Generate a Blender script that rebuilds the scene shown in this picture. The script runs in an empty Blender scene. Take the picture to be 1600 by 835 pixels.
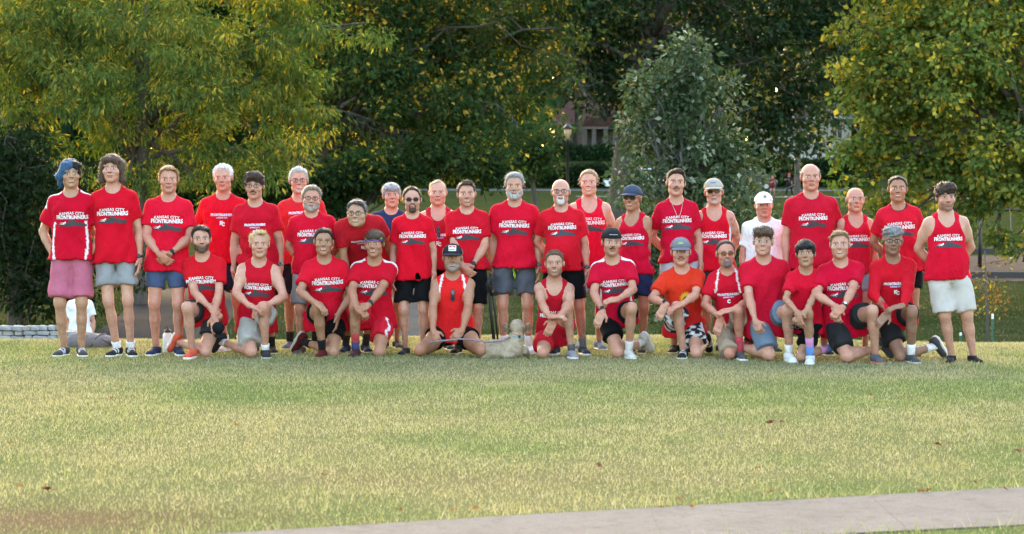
import bpy, bmesh, math, random
import numpy as np
from mathutils import Vector, Matrix
from mathutils.bvhtree import BVHTree

ONLY = globals().get('ONLY')          # used while testing to build a subset
R = math.radians
sc = bpy.context.scene
col = sc.collection

# ------------------------------------------------------------------ camera, sky, sun, exposure
CAMH, CAMY, F, HOR = 1.68, -22.5, 3778.0, 276.0    # eye height, camera y, focal length in photo pixels, horizon row
cam_d = bpy.data.cameras.new('camera'); cam = bpy.data.objects.new('camera', cam_d); col.objects.link(cam)
cam.location = (0, CAMY, CAMH); cam.rotation_euler = (R(90), 0, 0)
cam_d.sensor_width = 36.0; cam_d.lens = F / 1600 * 36.0
cam_d.shift_y = -(417.5 - HOR) / 1600.0
cam_d.clip_start = 0.5; cam_d.clip_end = 2000
cam_d.dof.use_dof = True; cam_d.dof.focus_distance = 22.6; cam_d.dof.aperture_fstop = 5.0
sc.camera = cam

SUN_EL, SUN_AZ = 12.0, -9.0         # degrees; azimuth measured from straight behind the group (+y), negative = picture left
sun_dir = Vector((math.sin(R(SUN_AZ)) * math.cos(R(SUN_EL)), math.cos(R(SUN_AZ)) * math.cos(R(SUN_EL)), math.sin(R(SUN_EL))))
world = bpy.data.worlds.new('World'); sc.world = world; world.use_nodes = True
wn = world.node_tree
sky = wn.nodes.new('ShaderNodeTexSky'); sky.sky_type = 'NISHITA'; sky.sun_disc = False
sky.sun_elevation = R(SUN_EL); sky.sun_rotation = R(SUN_AZ)
sky.air_density = 1.0; sky.dust_density = 4.6; sky.ozone_density = 0.35
bg = wn.nodes['Background']; bg.inputs['Strength'].default_value = 0.15
wn.links.new(sky.outputs[0], bg.inputs['Color'])
sun_d = bpy.data.lights.new('sun', 'SUN'); sun_d.energy = 2.0; sun_d.angle = R(0.6); sun_d.color = (1.0, 0.80, 0.52)
sun = bpy.data.objects.new('sun', sun_d); col.objects.link(sun)
sun.rotation_euler = (-sun_dir).to_track_quat('-Z', 'Y').to_euler(); sun.location = sun_dir * 100
vs = sc.view_settings
vs.view_transform = 'Standard'; vs.look = 'None'; vs.gamma = 1.0; vs.use_curve_mapping = False
vs.exposure = 3.32
sc.cycles.use_denoising = True
sc.cycles.max_bounces = 6; sc.cycles.diffuse_bounces = 3; sc.cycles.transmission_bounces = 4; sc.cycles.transparent_max_bounces = 6
sc.cycles.caustics_reflective = False; sc.cycles.caustics_refractive = False

def nrm(v): v = np.asarray(v, float); return v / (np.linalg.norm(v) + 1e-12)

def W(px, py, d):
    """photo pixel at distance d from the camera -> world point"""
    return np.array([(px - 800.0) * d / F, CAMY + d, CAMH - (py - HOR) * d / F])

def gd(py, z=0.0):
    """distance at which ground of height z shows at photo row py"""
    return F * (CAMH - z) / (py - HOR)

# ------------------------------------------------------------------ object helpers
def tag(o, label=None, cat=None, group=None, kind=None):
    if label: o['label'] = label
    if cat: o['category'] = cat
    if group: o['group'] = group
    if kind: o['kind'] = kind
    return o

def mk(name, me, mat=None, parent=None, loc=None):
    o = bpy.data.objects.new(name, me); col.objects.link(o)
    if mat is not None and me is not None and len(me.materials) == 0: me.materials.append(mat)
    if parent is not None: o.parent = parent
    if loc is not None: o.location = [float(v) for v in loc]
    return o

def empty(name, loc=(0, 0, 0), rz=0.0, parent=None):
    o = bpy.data.objects.new(name, None); col.objects.link(o)
    o.location = [float(v) for v in loc]; o.rotation_euler = (0, 0, rz); o.empty_display_size = 0.1
    if parent is not None: o.parent = parent
    return o

def npmesh(name, verts, faces, smooth=True, colors=None, n=None):
    """verts (N,3); faces (M,k) all the same k"""
    me = bpy.data.meshes.new(name)
    verts = np.ascontiguousarray(verts, dtype=np.float32); faces = np.ascontiguousarray(faces, dtype=np.int32)
    k = faces.shape[1] if len(faces) else 3
    me.vertices.add(len(verts)); me.vertices.foreach_set('co', verts.ravel())
    me.loops.add(faces.size); me.loops.foreach_set('vertex_index', faces.ravel())
    me.polygons.add(len(faces)); me.polygons.foreach_set('loop_start', np.arange(0, faces.size, k, dtype=np.int32))
    me.polygons.foreach_set('use_smooth', np.full(len(faces), smooth))
    if colors is not None:
        at = me.color_attributes.new('Col', 'FLOAT_COLOR', 'POINT')
        c = np.ones((len(verts), 4), dtype=np.float32); c[:, :3] = colors
        at.data.foreach_set('color', c.ravel())
    me.update(calc_edges=True)
    return me

class MB:
    """collects simple shapes into one mesh"""
    def __init__(s): s.v = []; s.f = []
    def _add(s, vs, fs):
        b = len(s.v); s.v += [tuple(map(float, v)) for v in vs]; s.f += [tuple(b + i for i in f) for f in fs]
    def box(s, c, sz, rot=None, taper=1.0):
        hx, hy, hz = [q / 2 for q in sz]; M = rot or Matrix.Identity(3); c = Vector(c)
        vs = [c + M @ Vector((x * (taper if z > 0 else 1), y * (taper if z > 0 else 1), z)) for z in (-hz, hz) for x, y in ((-hx, -hy), (hx, -hy), (hx, hy), (-hx, hy))]
        s._add(vs, [(3, 2, 1, 0), (4, 5, 6, 7), (0, 1, 5, 4), (1, 2, 6, 5), (2, 3, 7, 6), (3, 0, 4, 7)])
    def tube(s, pts, rad, n=8, caps=True):
        pts = [Vector(p) for p in pts]; rs = rad if isinstance(rad, (list, tuple)) else [rad] * len(pts)
        vs = []; fs = []; ref = None
        for i, p in enumerate(pts):
            t = (pts[min(i + 1, len(pts) - 1)] - pts[max(i - 1, 0)]).normalized()
            if ref is None or abs(ref.dot(t)) > 0.95: ref = Vector((0, 0, 1)) if abs(t.z) < 0.9 else Vector((1, 0, 0))
            u = t.cross(ref).normalized(); w = t.cross(u); ref = u.cross(t)
            for k in range(n):
                a = 2 * math.pi * k / n; vs.append(p + (u * math.cos(a) + w * math.sin(a)) * rs[i])
        for i in range(len(pts) - 1):
            for k in range(n):
                k2 = (k + 1) % n; fs.append((i * n + k, i * n + k2, (i + 1) * n + k2, (i + 1) * n + k))
        if caps: fs.append(tuple(range(n))[::-1]); fs.append(tuple((len(pts) - 1) * n + k for k in range(n)))
        s._add(vs, fs)
    def lathe(s, c, prof, n=16, M=None):
        c = Vector(c); M = M or Matrix.Identity(3); vs = []; fs = []
        for r, z in prof:
            for k in range(n):
                a = 2 * math.pi * k / n; vs.append(c + M @ Vector((r * math.cos(a), r * math.sin(a), z)))
        for i in range(len(prof) - 1):
            for k in range(n):
                k2 = (k + 1) % n; fs.append((i * n + k, i * n + k2, (i + 1) * n + k2, (i + 1) * n + k))
        fs.append(tuple(range(n))[::-1]); fs.append(tuple((len(prof) - 1) * n + k for k in range(n)))
        s._add(vs, fs)
    def poly(s, vs): s._add(vs, [tuple(range(len(vs)))])
    def prism(s, outline, y0, y1):
        """outline in x,z; extruded along y"""
        n = len(outline); vs = [(x, y0, z) for x, z in outline] + [(x, y1, z) for x, z in outline]
        s._add(vs, [tuple(range(n)), tuple(range(2 * n - 1, n - 1, -1))] + [(i + n, (i + 1) % n + n, (i + 1) % n, i) for i in range(n)])
    def build(s, name, mat, parent=None, loc=None, smooth=False, bevel=0):
        me = bpy.data.meshes.new(name); me.from_pydata(s.v, [], s.f)
        if bevel:
            bm = bmesh.new(); bm.from_mesh(me)
            bmesh.ops.bevel(bm, geom=bm.edges[:], offset=bevel, segments=2, affect='EDGES', profile=0.6)
            bm.to_mesh(me); bm.free()
        if smooth: me.polygons.foreach_set('use_smooth', [True] * len(me.polygons))
        me.update()
        return mk(name, me, mat, parent, loc)

# ------------------------------------------------------------------ materials
_mats = {}
def mat_new(name):
    m = bpy.data.materials.new(name); m.use_nodes = True
    return m, m.node_tree, m.node_tree.nodes['Principled BSDF']

def N(nt, t, **kw):
    n = nt.nodes.new(t)
    for k, v in kw.items():
        if k.startswith('_'): setattr(n, k[1:], v)
        else: n.inputs[k.replace('__', ' ')].default_value = v
    return n

def ramp(nt, fac, stops):
    r = nt.nodes.new('ShaderNodeValToRGB'); e = r.color_ramp.elements
    while len(e) < len(stops): e.new(0.5)
    for el, (p, c) in zip(e, stops): el.position = p; el.color = tuple(c) + ((1,) if len(c) == 3 else ())
    nt.links.new(fac, r.inputs[0]); return r.outputs[0]

def mixc(nt, a, b, fac=0.5, mode='MIX'):
    m = nt.nodes.new('ShaderNodeMix'); m.data_type = 'RGBA'; m.blend_type = mode
    for s, v in ((m.inputs[0], fac), (m.inputs[6], a), (m.inputs[7], b)):
        if hasattr(v, 'is_linked') or isinstance(v, bpy.types.NodeSocket): nt.links.new(v, s)
        elif isinstance(v, (tuple, list)): s.default_value = tuple(v) + ((1,) if len(v) == 3 else ())
        else: s.default_value = v
    return m.outputs[2]

def noise_out(nt, scale, detail=4, rough=0.6, coord='Object', vec=None, stretch=None):
    tc = nt.nodes.new('ShaderNodeTexCoord'); v = tc.outputs[coord]
    if stretch:
        mp = nt.nodes.new('ShaderNodeMapping'); mp.inputs['Scale'].default_value = stretch; nt.links.new(v, mp.inputs[0]); v = mp.outputs[0]
    n = nt.nodes.new('ShaderNodeTexNoise'); n.inputs['Scale'].default_value = scale; n.inputs['Detail'].default_value = detail; n.inputs['Roughness'].default_value = rough
    nt.links.new(v, n.inputs['Vector']); return n.outputs['Fac']

def bump(nt, bsdf, h, strength=0.3, dist=0.01):
    b = nt.nodes.new('ShaderNodeBump'); b.inputs['Strength'].default_value = strength; b.inputs['Distance'].default_value = dist
    nt.links.new(h, b.inputs['Height']); nt.links.new(b.outputs[0], bsdf.inputs['Normal'])

def plain(name, c, rough=0.6, var=0.12, scale=30.0, bmp=0.0, metal=0.0, spec=0.5):
    key = (name, tuple(c))
    if key in _mats: return _mats[key]
    m, nt, b = mat_new(name)
    f = noise_out(nt, scale)
    lo = [max(0, v * (1 - var)) for v in c]; hi = [min(1, v * (1 + var)) for v in c]
    nt.links.new(ramp(nt, f, [(0.3, lo), (0.7, hi)]), b.inputs['Base Color'])
    b.inputs['Roughness'].default_value = rough; b.inputs['Metallic'].default_value = metal; b.inputs['Specular IOR Level'].default_value = spec
    if bmp: bump(nt, b, f, bmp)
    _mats[key] = m; return m

def cloth(name, c, rough=0.8, wr=0.35, attr=False, sheen=0.03):
    """fabric: fine weave tint, crumple relief"""
    key = ('cloth', name, tuple(c), attr)
    if key in _mats: return _mats[key]
    m, nt, b = mat_new(name)
    f = noise_out(nt, 9.0, 3, 0.55)
    if attr:
        a = nt.nodes.new('ShaderNodeAttribute'); a.attribute_name = 'Col'; base = a.outputs['Color']
    else: base = tuple(c) + (1,)
    mul = ramp(nt, f, [(0.3, (0.9,) * 3), (0.7, (1.05,) * 3)])
    nt.links.new(mixc(nt, base, mul, 1.0, 'MULTIPLY'), b.inputs['Base Color'])
    b.inputs['Roughness'].default_value = rough; b.inputs['Specular IOR Level'].default_value = 0.06
    b.inputs['Sheen Weight'].default_value = sheen; b.inputs['Sheen Roughness'].default_value = 0.5
    w = noise_out(nt, 9.0, 3, 0.5, stretch=(1.0, 1.0, 0.55)); wv = nt.nodes[-1]; wv.inputs['Distortion'].default_value = 1.2
    bump(nt, b, w, min(1.0, wr * 1.6), 0.05)
    _mats[key] = m; return m

def skin_mat():
    m, nt, b = mat_new('skin')
    a = nt.nodes.new('ShaderNodeAttribute'); a.attribute_name = 'Col'
    f = noise_out(nt, 55.0, 3, 0.6); g = noise_out(nt, 9.0, 2, 0.5)
    c = mixc(nt, a.outputs['Color'], ramp(nt, f, [(0.3, (0.93, 0.90, 0.88)), (0.7, (1.05, 1.05, 1.05))]), 1.0, 'MULTIPLY')
    c = mixc(nt, c, ramp(nt, g, [(0.35, (0.96, 0.88, 0.86)), (0.65, (1.02, 1.02, 1.02))]), 1.0, 'MULTIPLY')
    nt.links.new(c, b.inputs['Base Color']); b.inputs['Roughness'].default_value = 0.52; b.inputs['Specular IOR Level'].default_value = 0.4
    b.inputs['Subsurface Weight'].default_value = 0.06; b.inputs['Subsurface Radius'].default_value = (0.9, 0.3, 0.2); b.inputs['Subsurface Scale'].default_value = 0.01
    bump(nt, b, f, 0.08, 0.003)
    return m

def hair_mat(c, name='hair'):
    key = ('hair', tuple(c))
    if key in _mats: return _mats[key]
    m, nt, b = mat_new(name)
    f = noise_out(nt, 60.0, 4, 0.7, stretch=(1.6, 0.5, 0.5))
    lo = [v * 0.55 for v in c]; hi = [min(1, v * 1.45) for v in c]
    nt.links.new(ramp(nt, f, [(0.3, lo), (0.7, hi)]), b.inputs['Base Color'])
    b.inputs['Roughness'].default_value = 0.5; b.inputs['Specular IOR Level'].default_value = 0.35
    bump(nt, b, f, 0.8, 0.012)
    _mats[key] = m; return m
# ------------------------------------------------------------------ terrain
def sst(t): t = np.clip(t, 0, 1); return t * t * (3 - 2 * t)
def crest(x): return 24.5 - 1.9 * sst((x - 1.0) / 4.0)
def zground(x, y):
    x = np.asarray(x, float); d = np.asarray(y, float) - CAMY
    z = -1.5 * sst((d - crest(x)) / (13.0 + 6.0 * sst((x + 1) / 5) - 5.0 * sst((-x - .8) / 2.0)))
    z = z + np.interp(d, [70, 173, 205, 216, 236, 262, 420], [0, 1.68, 2.1, 2.25, 4.6, 5.3, 7.5])
    z = z + .012 * np.sin(x * 1.7 + .6 * d) * np.sin(d * 1.3 - .5 * x) * (d < 30) * np.clip((d - 13.5) / 4, 0, 1)
    return z
def G(px, d, dz=0.0):
    """point on the ground under photo column px at distance d"""
    x = (px - 800) * d / F; y = CAMY + d; return np.array([x, y, float(zground(x, y)) + dz])

def vnoise(x, y, f, seed):
    """smooth value noise"""
    rg = np.random.RandomState(seed); T = rg.rand(64, 64); u = x * f + 100; v = y * f + 100
    i = np.floor(u).astype(int); j = np.floor(v).astype(int); a = u - i; b = v - j; a = a * a * (3 - 2 * a); b = b * b * (3 - 2 * b)
    g = lambda p, q: T[p % 64, q % 64]
    return (g(i, j) * (1 - a) + g(i + 1, j) * a) * (1 - b) + (g(i, j + 1) * (1 - a) + g(i + 1, j + 1) * a) * b

PT = ([-8, -1.41, 0, 2.76, 9], [8.8, 11.28, 11.90, 13.0, 15.2])       # far edge of the concrete path: x -> distance
PB = ([-8, 0, 1.56, 2.45, 9], [8.4, 10.75, 11.32, 11.60, 13.6])        # near edge
def on_path(x, d): return (d < np.interp(x, *PT)) & (d > np.interp(x, *PB))

def dryness(x, y):
    d = y - CAMY
    n = .55 * vnoise(x, y, .55, 1) + .3 * vnoise(x, y, 1.7, 2) + .15 * vnoise(x, y, 5.0, 3)
    bare = np.exp(-(((x + 2.3) / 1.1) ** 2 + ((d - 11.8) / .55) ** 2)) * .62 + np.exp(-(((x + .6) / 1.3) ** 2 + ((d - 13.4) / .5) ** 2)) * .18
    return n, bare

def lawn_mat():
    m, nt, b = mat_new('lawn')
    f = noise_out(nt, .55, 5, .65); g = noise_out(nt, 14.0, 4, .7); h = noise_out(nt, 90.0, 3, .7)
    c = ramp(nt, f, [(.32, (.030, .046, .014)), (.50, (.044, .056, .020)), (.68, (.072, .067, .033))])  # shade over the lawn behind the group is painted into this dark base
    c = mixc(nt, c, ramp(nt, g, [(.3, (.72, .72, .68)), (.7, (1.2, 1.2, 1.15))]), 1.0, 'MULTIPLY')
    c = mixc(nt, c, ramp(nt, h, [(.3, (.75, .75, .72)), (.7, (1.15, 1.15, 1.1))]), 1.0, 'MULTIPLY')
    nt.links.new(c, b.inputs['Base Color']); b.inputs['Roughness'].default_value = .95; b.inputs['Specular IOR Level'].default_value = 0.0
    bump(nt, b, h, .6, .03); return m
xs = np.concatenate([np.linspace(-220, -14, 40), np.linspace(-13, 13, 90), np.linspace(14, 220, 40)]); ys = np.concatenate([np.linspace(-60, -14, 12), np.linspace(-13.5, 8, 90), np.linspace(8.6, 60, 70), np.linspace(62, 420, 70)])
XX, YY = np.meshgrid(xs, ys, indexing='ij'); V = np.stack([XX, YY, zground(XX, YY)], -1).reshape(-1, 3); nx, ny = XX.shape
ii, jj = np.meshgrid(np.arange(nx - 1), np.arange(ny - 1), indexing='ij'); a = (ii * ny + jj).ravel(); Q = np.stack([a, a + ny, a + ny + 1, a + 1], 1)
ground = mk('ground', npmesh('ground', V, Q), lawn_mat()); tag(ground, kind='structure')

# short mown turf of the near lawn, a sheet just above the terrain, lighter than the shade-darkened ground colour
def turf():
    m, nt, b = mat_new('mown_turf'); a = nt.nodes.new('ShaderNodeAttribute'); a.attribute_name = 'Col'; g = noise_out(nt, 26.0, 4, .7); h = noise_out(nt, 140.0, 3, .7)
    c = mixc(nt, a.outputs['Color'], ramp(nt, g, [(.3, (.80, .80, .76)), (.7, (1.15, 1.15, 1.12))]), 1.0, 'MULTIPLY'); c = mixc(nt, c, ramp(nt, h, [(.3, (.78, .78, .75)), (.7, (1.15, 1.15, 1.1))]), 1.0, 'MULTIPLY'); nt.links.new(c, b.inputs['Base Color']); b.inputs['Roughness'].default_value = .95; b.inputs['Specular IOR Level'].default_value = 0.0; bump(nt, b, h, .5, .02)
    X2 = xs[(xs > -13.2) & (xs < 13.2)]; Y2 = ys[(ys > -13.6) & (ys < 4.0)]; A, B = np.meshgrid(X2, Y2, indexing='ij'); V = np.stack([A, B, zground(A, B) + .005], -1).reshape(-1, 3); ny_ = len(Y2); i_, j_ = np.meshgrid(np.arange(len(X2) - 1), np.arange(ny_ - 1), indexing='ij'); a0 = (i_ * ny_ + j_).ravel(); Qd = np.stack([a0, a0 + ny_, a0 + ny_ + 1, a0 + 1], 1)
    nn, bare = dryness(V[:, 0], V[:, 1]); t = np.clip((nn - .34) / .34, 0, 1)[:, None]; C = (1 - t) * np.array((.105, .132, .054)) + t * np.array((.160, .156, .080)); bb = np.clip(bare * 1.6, 0, 1)[:, None]; C = C * (1 - bb) + np.array((.150, .105, .068)) * bb
    o = mk('turf', npmesh('turf', V, Qd, True, C), m); tag(o, kind='structure')
turf()

# sheet following the ground between two edges
def sheet(name, left, right, mat, lift=.004, parent=None):
    V = []; 
    for p, q in zip(left, right):
        for t in np.linspace(0, 1, 7):
            x = p[0] + (q[0] - p[0]) * t; y = p[1] + (q[1] - p[1]) * t; V.append((x, y, float(zground(x, y)) + lift))
    n = len(left); Fc = [(i * 7 + j, i * 7 + j + 1, (i + 1) * 7 + j + 1, (i + 1) * 7 + j) for i in range(n - 1) for j in range(6)]
    o = mk(name, npmesh(name, np.array(V), np.array(Fc)[:, ::-1]), mat, parent); tag(o, kind='structure'); return o

def concrete_mat():
    m, nt, b = mat_new('concrete'); f = noise_out(nt, 1.6, 8, .75); g = noise_out(nt, 120.0, 3, .8); k = noise_out(nt, 9.0, 6, .75)
    c = ramp(nt, f, [(.3, (.106, .103, .102)), (.5, (.136, .131, .129)), (.7, (.160, .154, .151))]); c = mixc(nt, c, ramp(nt, g, [(.32, (.62, .61, .60)), (.6, (1.08, 1.08, 1.08))]), 1.0, 'MULTIPLY'); c = mixc(nt, c, ramp(nt, k, [(.32, (.72, .69, .66)), (.48, (1, 1, 1))]), 1.0, 'MULTIPLY')
    nt.links.new(c, b.inputs['Base Color']); b.inputs['Roughness'].default_value = .9; b.inputs['Specular IOR Level'].default_value = .08; bump(nt, b, g, .3, .004); return m
CONC = concrete_mat()
path = empty('concrete_path', (0, CAMY + 12, 0)); tag(path, kind='structure')
bm_ = MB(); xs_ = np.linspace(-7, 8, 31)
for i in range(30): bm_.poly([(xs_[i], np.interp(xs_[i], *PB) - 12.02, .011), (xs_[i + 1], np.interp(xs_[i + 1], *PB) - 12.02, .011), (xs_[i + 1], np.interp(xs_[i + 1], *PT) - 12.01, .011), (xs_[i], np.interp(xs_[i], *PT) - 12.01, .011)])
bm_.build('path_base', plain('path_bed', (.11, .10, .095), .95), path)
edges = .69 + 1.18 * np.arange(-7, 8)
for i in range(len(edges) - 1):
    x0, x1 = edges[i] + .0025, edges[i + 1] - .0025; n = 6; top = []; bot = []; V = []
    for x in np.linspace(x0, x1, n): V += [(x, np.interp(x, *PB) - 12.01, .0125), (x, np.interp(x, *PT) - 12, .0125)]
    V2 = [(x, y, -.08) for x, y, z in V]; A = len(V); Fc = []
    for k in range(n - 1): Fc.append((2 * k, 2 * k + 2, 2 * k + 3, 2 * k + 1))
    for k in range(n - 1): Fc += [(2 * k, A + 2 * k, A + 2 * k + 2, 2 * k + 2), (2 * k + 1, 2 * k + 3, A + 2 * k + 3, A + 2 * k + 1)]
    Fc += [(0, 1, A + 1, A), (2 * n - 2, A + 2 * n - 2, A + 2 * n - 1, 2 * n - 1)]
    mk('slab', npmesh('slab', np.array(V + V2), np.array(Fc), False), CONC, path)

def asphalt_mat(name, c):
    m, nt, b = mat_new(name); f = noise_out(nt, 1.2, 5, .7); g = noise_out(nt, 60.0, 3, .8)
    cc = mixc(nt, ramp(nt, f, [(.3, [v * .8 for v in c]), (.7, [v * 1.2 for v in c])]), ramp(nt, g, [(.3, (.8,) * 3), (.7, (1.15,) * 3)]), 1.0, 'MULTIPLY'); nt.links.new(cc, b.inputs['Base Color']); b.inputs['Roughness'].default_value = .95; b.inputs['Specular IOR Level'].default_value = .02; return m
STRIPS = []
def strip(name, pts, w, mat):
    """pts: (px, d) centre line"""
    P = [G(px, d) for px, d in pts]; Lf = []; Rt = []
    for i, p in enumerate(P):
        t = nrm((P[min(i + 1, len(P) - 1)] - P[max(i - 1, 0)])[:2]); n = np.array([-t[1], t[0]]) * w / 2; Lf.append(p[:2] + n); Rt.append(p[:2] - n)
    fine = lambda A: np.array([A[i] + (A[i + 1] - A[i]) * t for i in range(len(A) - 1) for t in np.linspace(0, 1, 8, endpoint=False)] + [A[-1]])
    STRIPS.append((fine([p[:2] for p in P]), w))
    return sheet(name, fine(Rt), fine(Lf), mat, .012)
strip('asphalt_path', [(-200, 36), (120, 39), (205, 42), (245, 48), (285, 58), (300, 66), (400, 74)], 2.6, asphalt_mat('dark_asphalt', (.030, .031, .035)))
strip('walkway', [(560, 33), (615, 38), (640, 46), (652, 56), (640, 66), (560, 76)], 1.5, asphalt_mat('worn_walkway', (.085, .083, .081)))
strip('street', [(-600, 205), (400, 203), (1000, 200), (1700, 200), (2400, 205)], 6.0, asphalt_mat('street_asphalt', (.12, .12, .122)))
strip('far_walkway', [(900, 176), (1100, 175), (1240, 174), (1320, 173), (1700, 168)], 1.8, asphalt_mat('far_walkway_concrete', (.24, .23, .22)))
strip('mulch_bed', [(1400, 82), (1560, 80), (1760, 78), (2000, 78)], 15.0, plain('bark_mulch', (.065, .052, .044), .95, .35, 6.0, spec=.02))

# ------------------------------------------------------------------ grass on the near lawn
def blades(name, n, dmin, dmax, hmin, hmax, wid, seed, label, margin=1.0, dens=None, tint=1.0):
    rg = np.random.RandomState(seed); d = np.sqrt(rg.uniform(dmin ** 2, dmax ** 2, n)); x = rg.uniform(-1, 1, n) * (d * .2125 + margin); y = d + CAMY
    edge = np.minimum(np.abs(d - np.interp(x, *PT)), np.abs(d - np.interp(x, *PB)))
    keep = ~on_path(x, d) & (d < crest(x) + 3.5) if dens is None else dens(x, d)
    if dmax > 40:
        for C_, w_ in STRIPS[:2]: keep &= np.min((x[:, None] - C_[None, :, 0]) ** 2 + (y[:, None] - C_[None, :, 1]) ** 2, 1) > (w_ * .52) ** 2
    nn, bare = dryness(x, y); keep &= rg.rand(n) > bare * .8
    x, y, d, nn, bare, edge = [v[keep] for v in (x, y, d, nn, bare, edge)]; n = len(x); z = zground(x, y)
    h = rg.uniform(hmin, hmax, n) * (.75 + .6 * vnoise(x, y, 3.0, 5)) * (1 + .5 * np.exp(-(edge / .10) ** 2)); th = rg.uniform(0, 2 * np.pi, n); ln = rg.uniform(.15, 1.0, n) * h; la = rg.uniform(0, 2 * np.pi, n)
    w = wid * rg.uniform(.7, 1.4, n); bx = np.cos(th) * w; by = np.sin(th) * w * .5
    b0 = np.stack([x - bx, y - by, z - .004], 1); b1 = np.stack([x + bx, y + by, z - .004], 1); tp = np.stack([x + np.cos(la) * ln, y + np.sin(la) * ln, z + h], 1)
    V = np.stack([b0, b1, tp], 1).reshape(-1, 3); T = np.arange(3 * n).reshape(-1, 3)
    t = np.clip((nn - .34) / .34 + .12 * rg.randn(n), 0, 1)[:, None]; dead = (rg.rand(n) < .12 + .55 * bare + .20 * t[:, 0])[:, None]
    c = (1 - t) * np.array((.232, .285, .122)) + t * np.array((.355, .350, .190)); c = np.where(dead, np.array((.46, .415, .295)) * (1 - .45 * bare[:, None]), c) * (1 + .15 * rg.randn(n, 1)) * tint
    C = np.repeat(np.clip(c, .01, .8), 3, 0)
    o = mk(name, npmesh(name, V, T, False, C), GRASS); tag(o, label, 'grass', kind='stuff'); return o
def leafy_mat(name, trans=.26, rough=.65, spec=.09, tcol=(1.30, 1.28, .40)):
    m, nt, b = mat_new(name); a = nt.nodes.new('ShaderNodeAttribute'); a.attribute_name = 'Col'
    nt.links.new(a.outputs['Color'], b.inputs['Base Color']); b.inputs['Roughness'].default_value = rough; b.inputs['Specular IOR Level'].default_value = spec
    t = nt.nodes.new('ShaderNodeBsdfTranslucent'); nt.links.new(mixc(nt, a.outputs['Color'], tcol, 1.0, 'MULTIPLY'), t.inputs['Color'])
    mx = nt.nodes.new('ShaderNodeMixShader'); mx.inputs[0].default_value = trans; nt.links.new(b.outputs[0], mx.inputs[1]); nt.links.new(t.outputs[0], mx.inputs[2]); nt.links.new(mx.outputs[0], nt.nodes['Material Output'].inputs['Surface']); return m
GRASS = leafy_mat('grass_blades', .30, .8, .04, (1.2, 1.1, .6))
FAST = globals().get('FASTENV')
if not FAST:
    blades('grass', 400000, 10.6, 28.0, .012, .030, .0030, 11, 'short dry green lawn in front of the group')
    blades('grass', 9000, 10.8, 16.5, .05, .085, .0034, 12, 'longer grass fringing the concrete path', dens=lambda x, d: ~on_path(x, d) & ((np.abs(d - np.interp(x, *PT)) < .13) | (np.abs(d - np.interp(x, *PB)) < .10)))
    blades('grass', 36000, 28.5, 75.0, .03, .06, .012, 13, 'shaded lawn in the dip behind the group', 2.0, lambda x, d: d > crest(x) + 3, .36)  # low tint paints the dip's shade into the blade colour

def fallen():
    rg = np.random.RandomState(5); V = []; Fc = []; C = []
    for i in range(30):
        if i == 0: px, d = 1472, gd(706)
        elif i == 1: px, d = 1215, gd(671)
        elif i == 2: px, d = 1595, gd(716)
        elif i == 3: px, d = 75, gd(778)
        else: d = math.sqrt(rg.uniform(11.2 ** 2, 22 ** 2)); px = rg.uniform(0, 1600)
        if i > 18: px = rg.uniform(500, 1600); d = np.interp((px - 800) * 12.2 / F, *PT) + rg.uniform(-.12, .10)
        big = i < 4; n = 3 if big else 1
        for _ in range(n):
            p = G(px + (rg.uniform(-14, 14) if big else 0), d, .045 if not on_path((px - 800) * d / F, d) else .022); sz = rg.uniform(.016, .028) * (1.3 if big else 1); a = rg.uniform(0, 6.28); b0 = len(V)
            for k in range(7):
                t = k / 7 * 6.28; r = sz * (1 if k % 2 == 0 else .55); V.append((p[0] + r * math.cos(t + a), p[1] + r * math.sin(t + a), p[2] + rg.uniform(-.006, .018)))
            V.append((p[0], p[1], p[2] + .004)); Fc += [(b0 + k, b0 + (k + 1) % 7, b0 + 7) for k in range(7)]
            c = np.array([(.20, .075, .035), (.26, .12, .04), (.30, .18, .09), (.16, .06, .03)][rg.randint(4)] if not big else (.17, .06, .035)); C += [c * rg.uniform(.8, 1.2)] * 8
    o = mk('fallen_leaves', npmesh('fallen_leaves', np.array(V), np.array(Fc), False, np.array(C)), leafy_mat('dry_leaf', .2)); tag(o, 'brown and orange dead leaves scattered on the lawn', 'leaves', kind='stuff')
fallen()

# ------------------------------------------------------------------ trees
def bark_mat(name, c):
    m, nt, b = mat_new(name); f = noise_out(nt, 9.0, 6, .7, stretch=(1.6, 1.6, .25)); nt.links.new(ramp(nt, f, [(.3, [v * .45 for v in c]), (.7, [v * 1.25 for v in c])]), b.inputs['Base Color']); b.inputs['Roughness'].default_value = .95; bump(nt, b, f, .9, .06); return m
BARK = bark_mat('brown_bark', (.11, .085, .065)); BARKG = bark_mat('grey_bark', (.13, .12, .11)); LEAF = leafy_mat('tree_leaf')
LEAFD = leafy_mat('glossy_leaf', .25, .5, .2)

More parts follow.
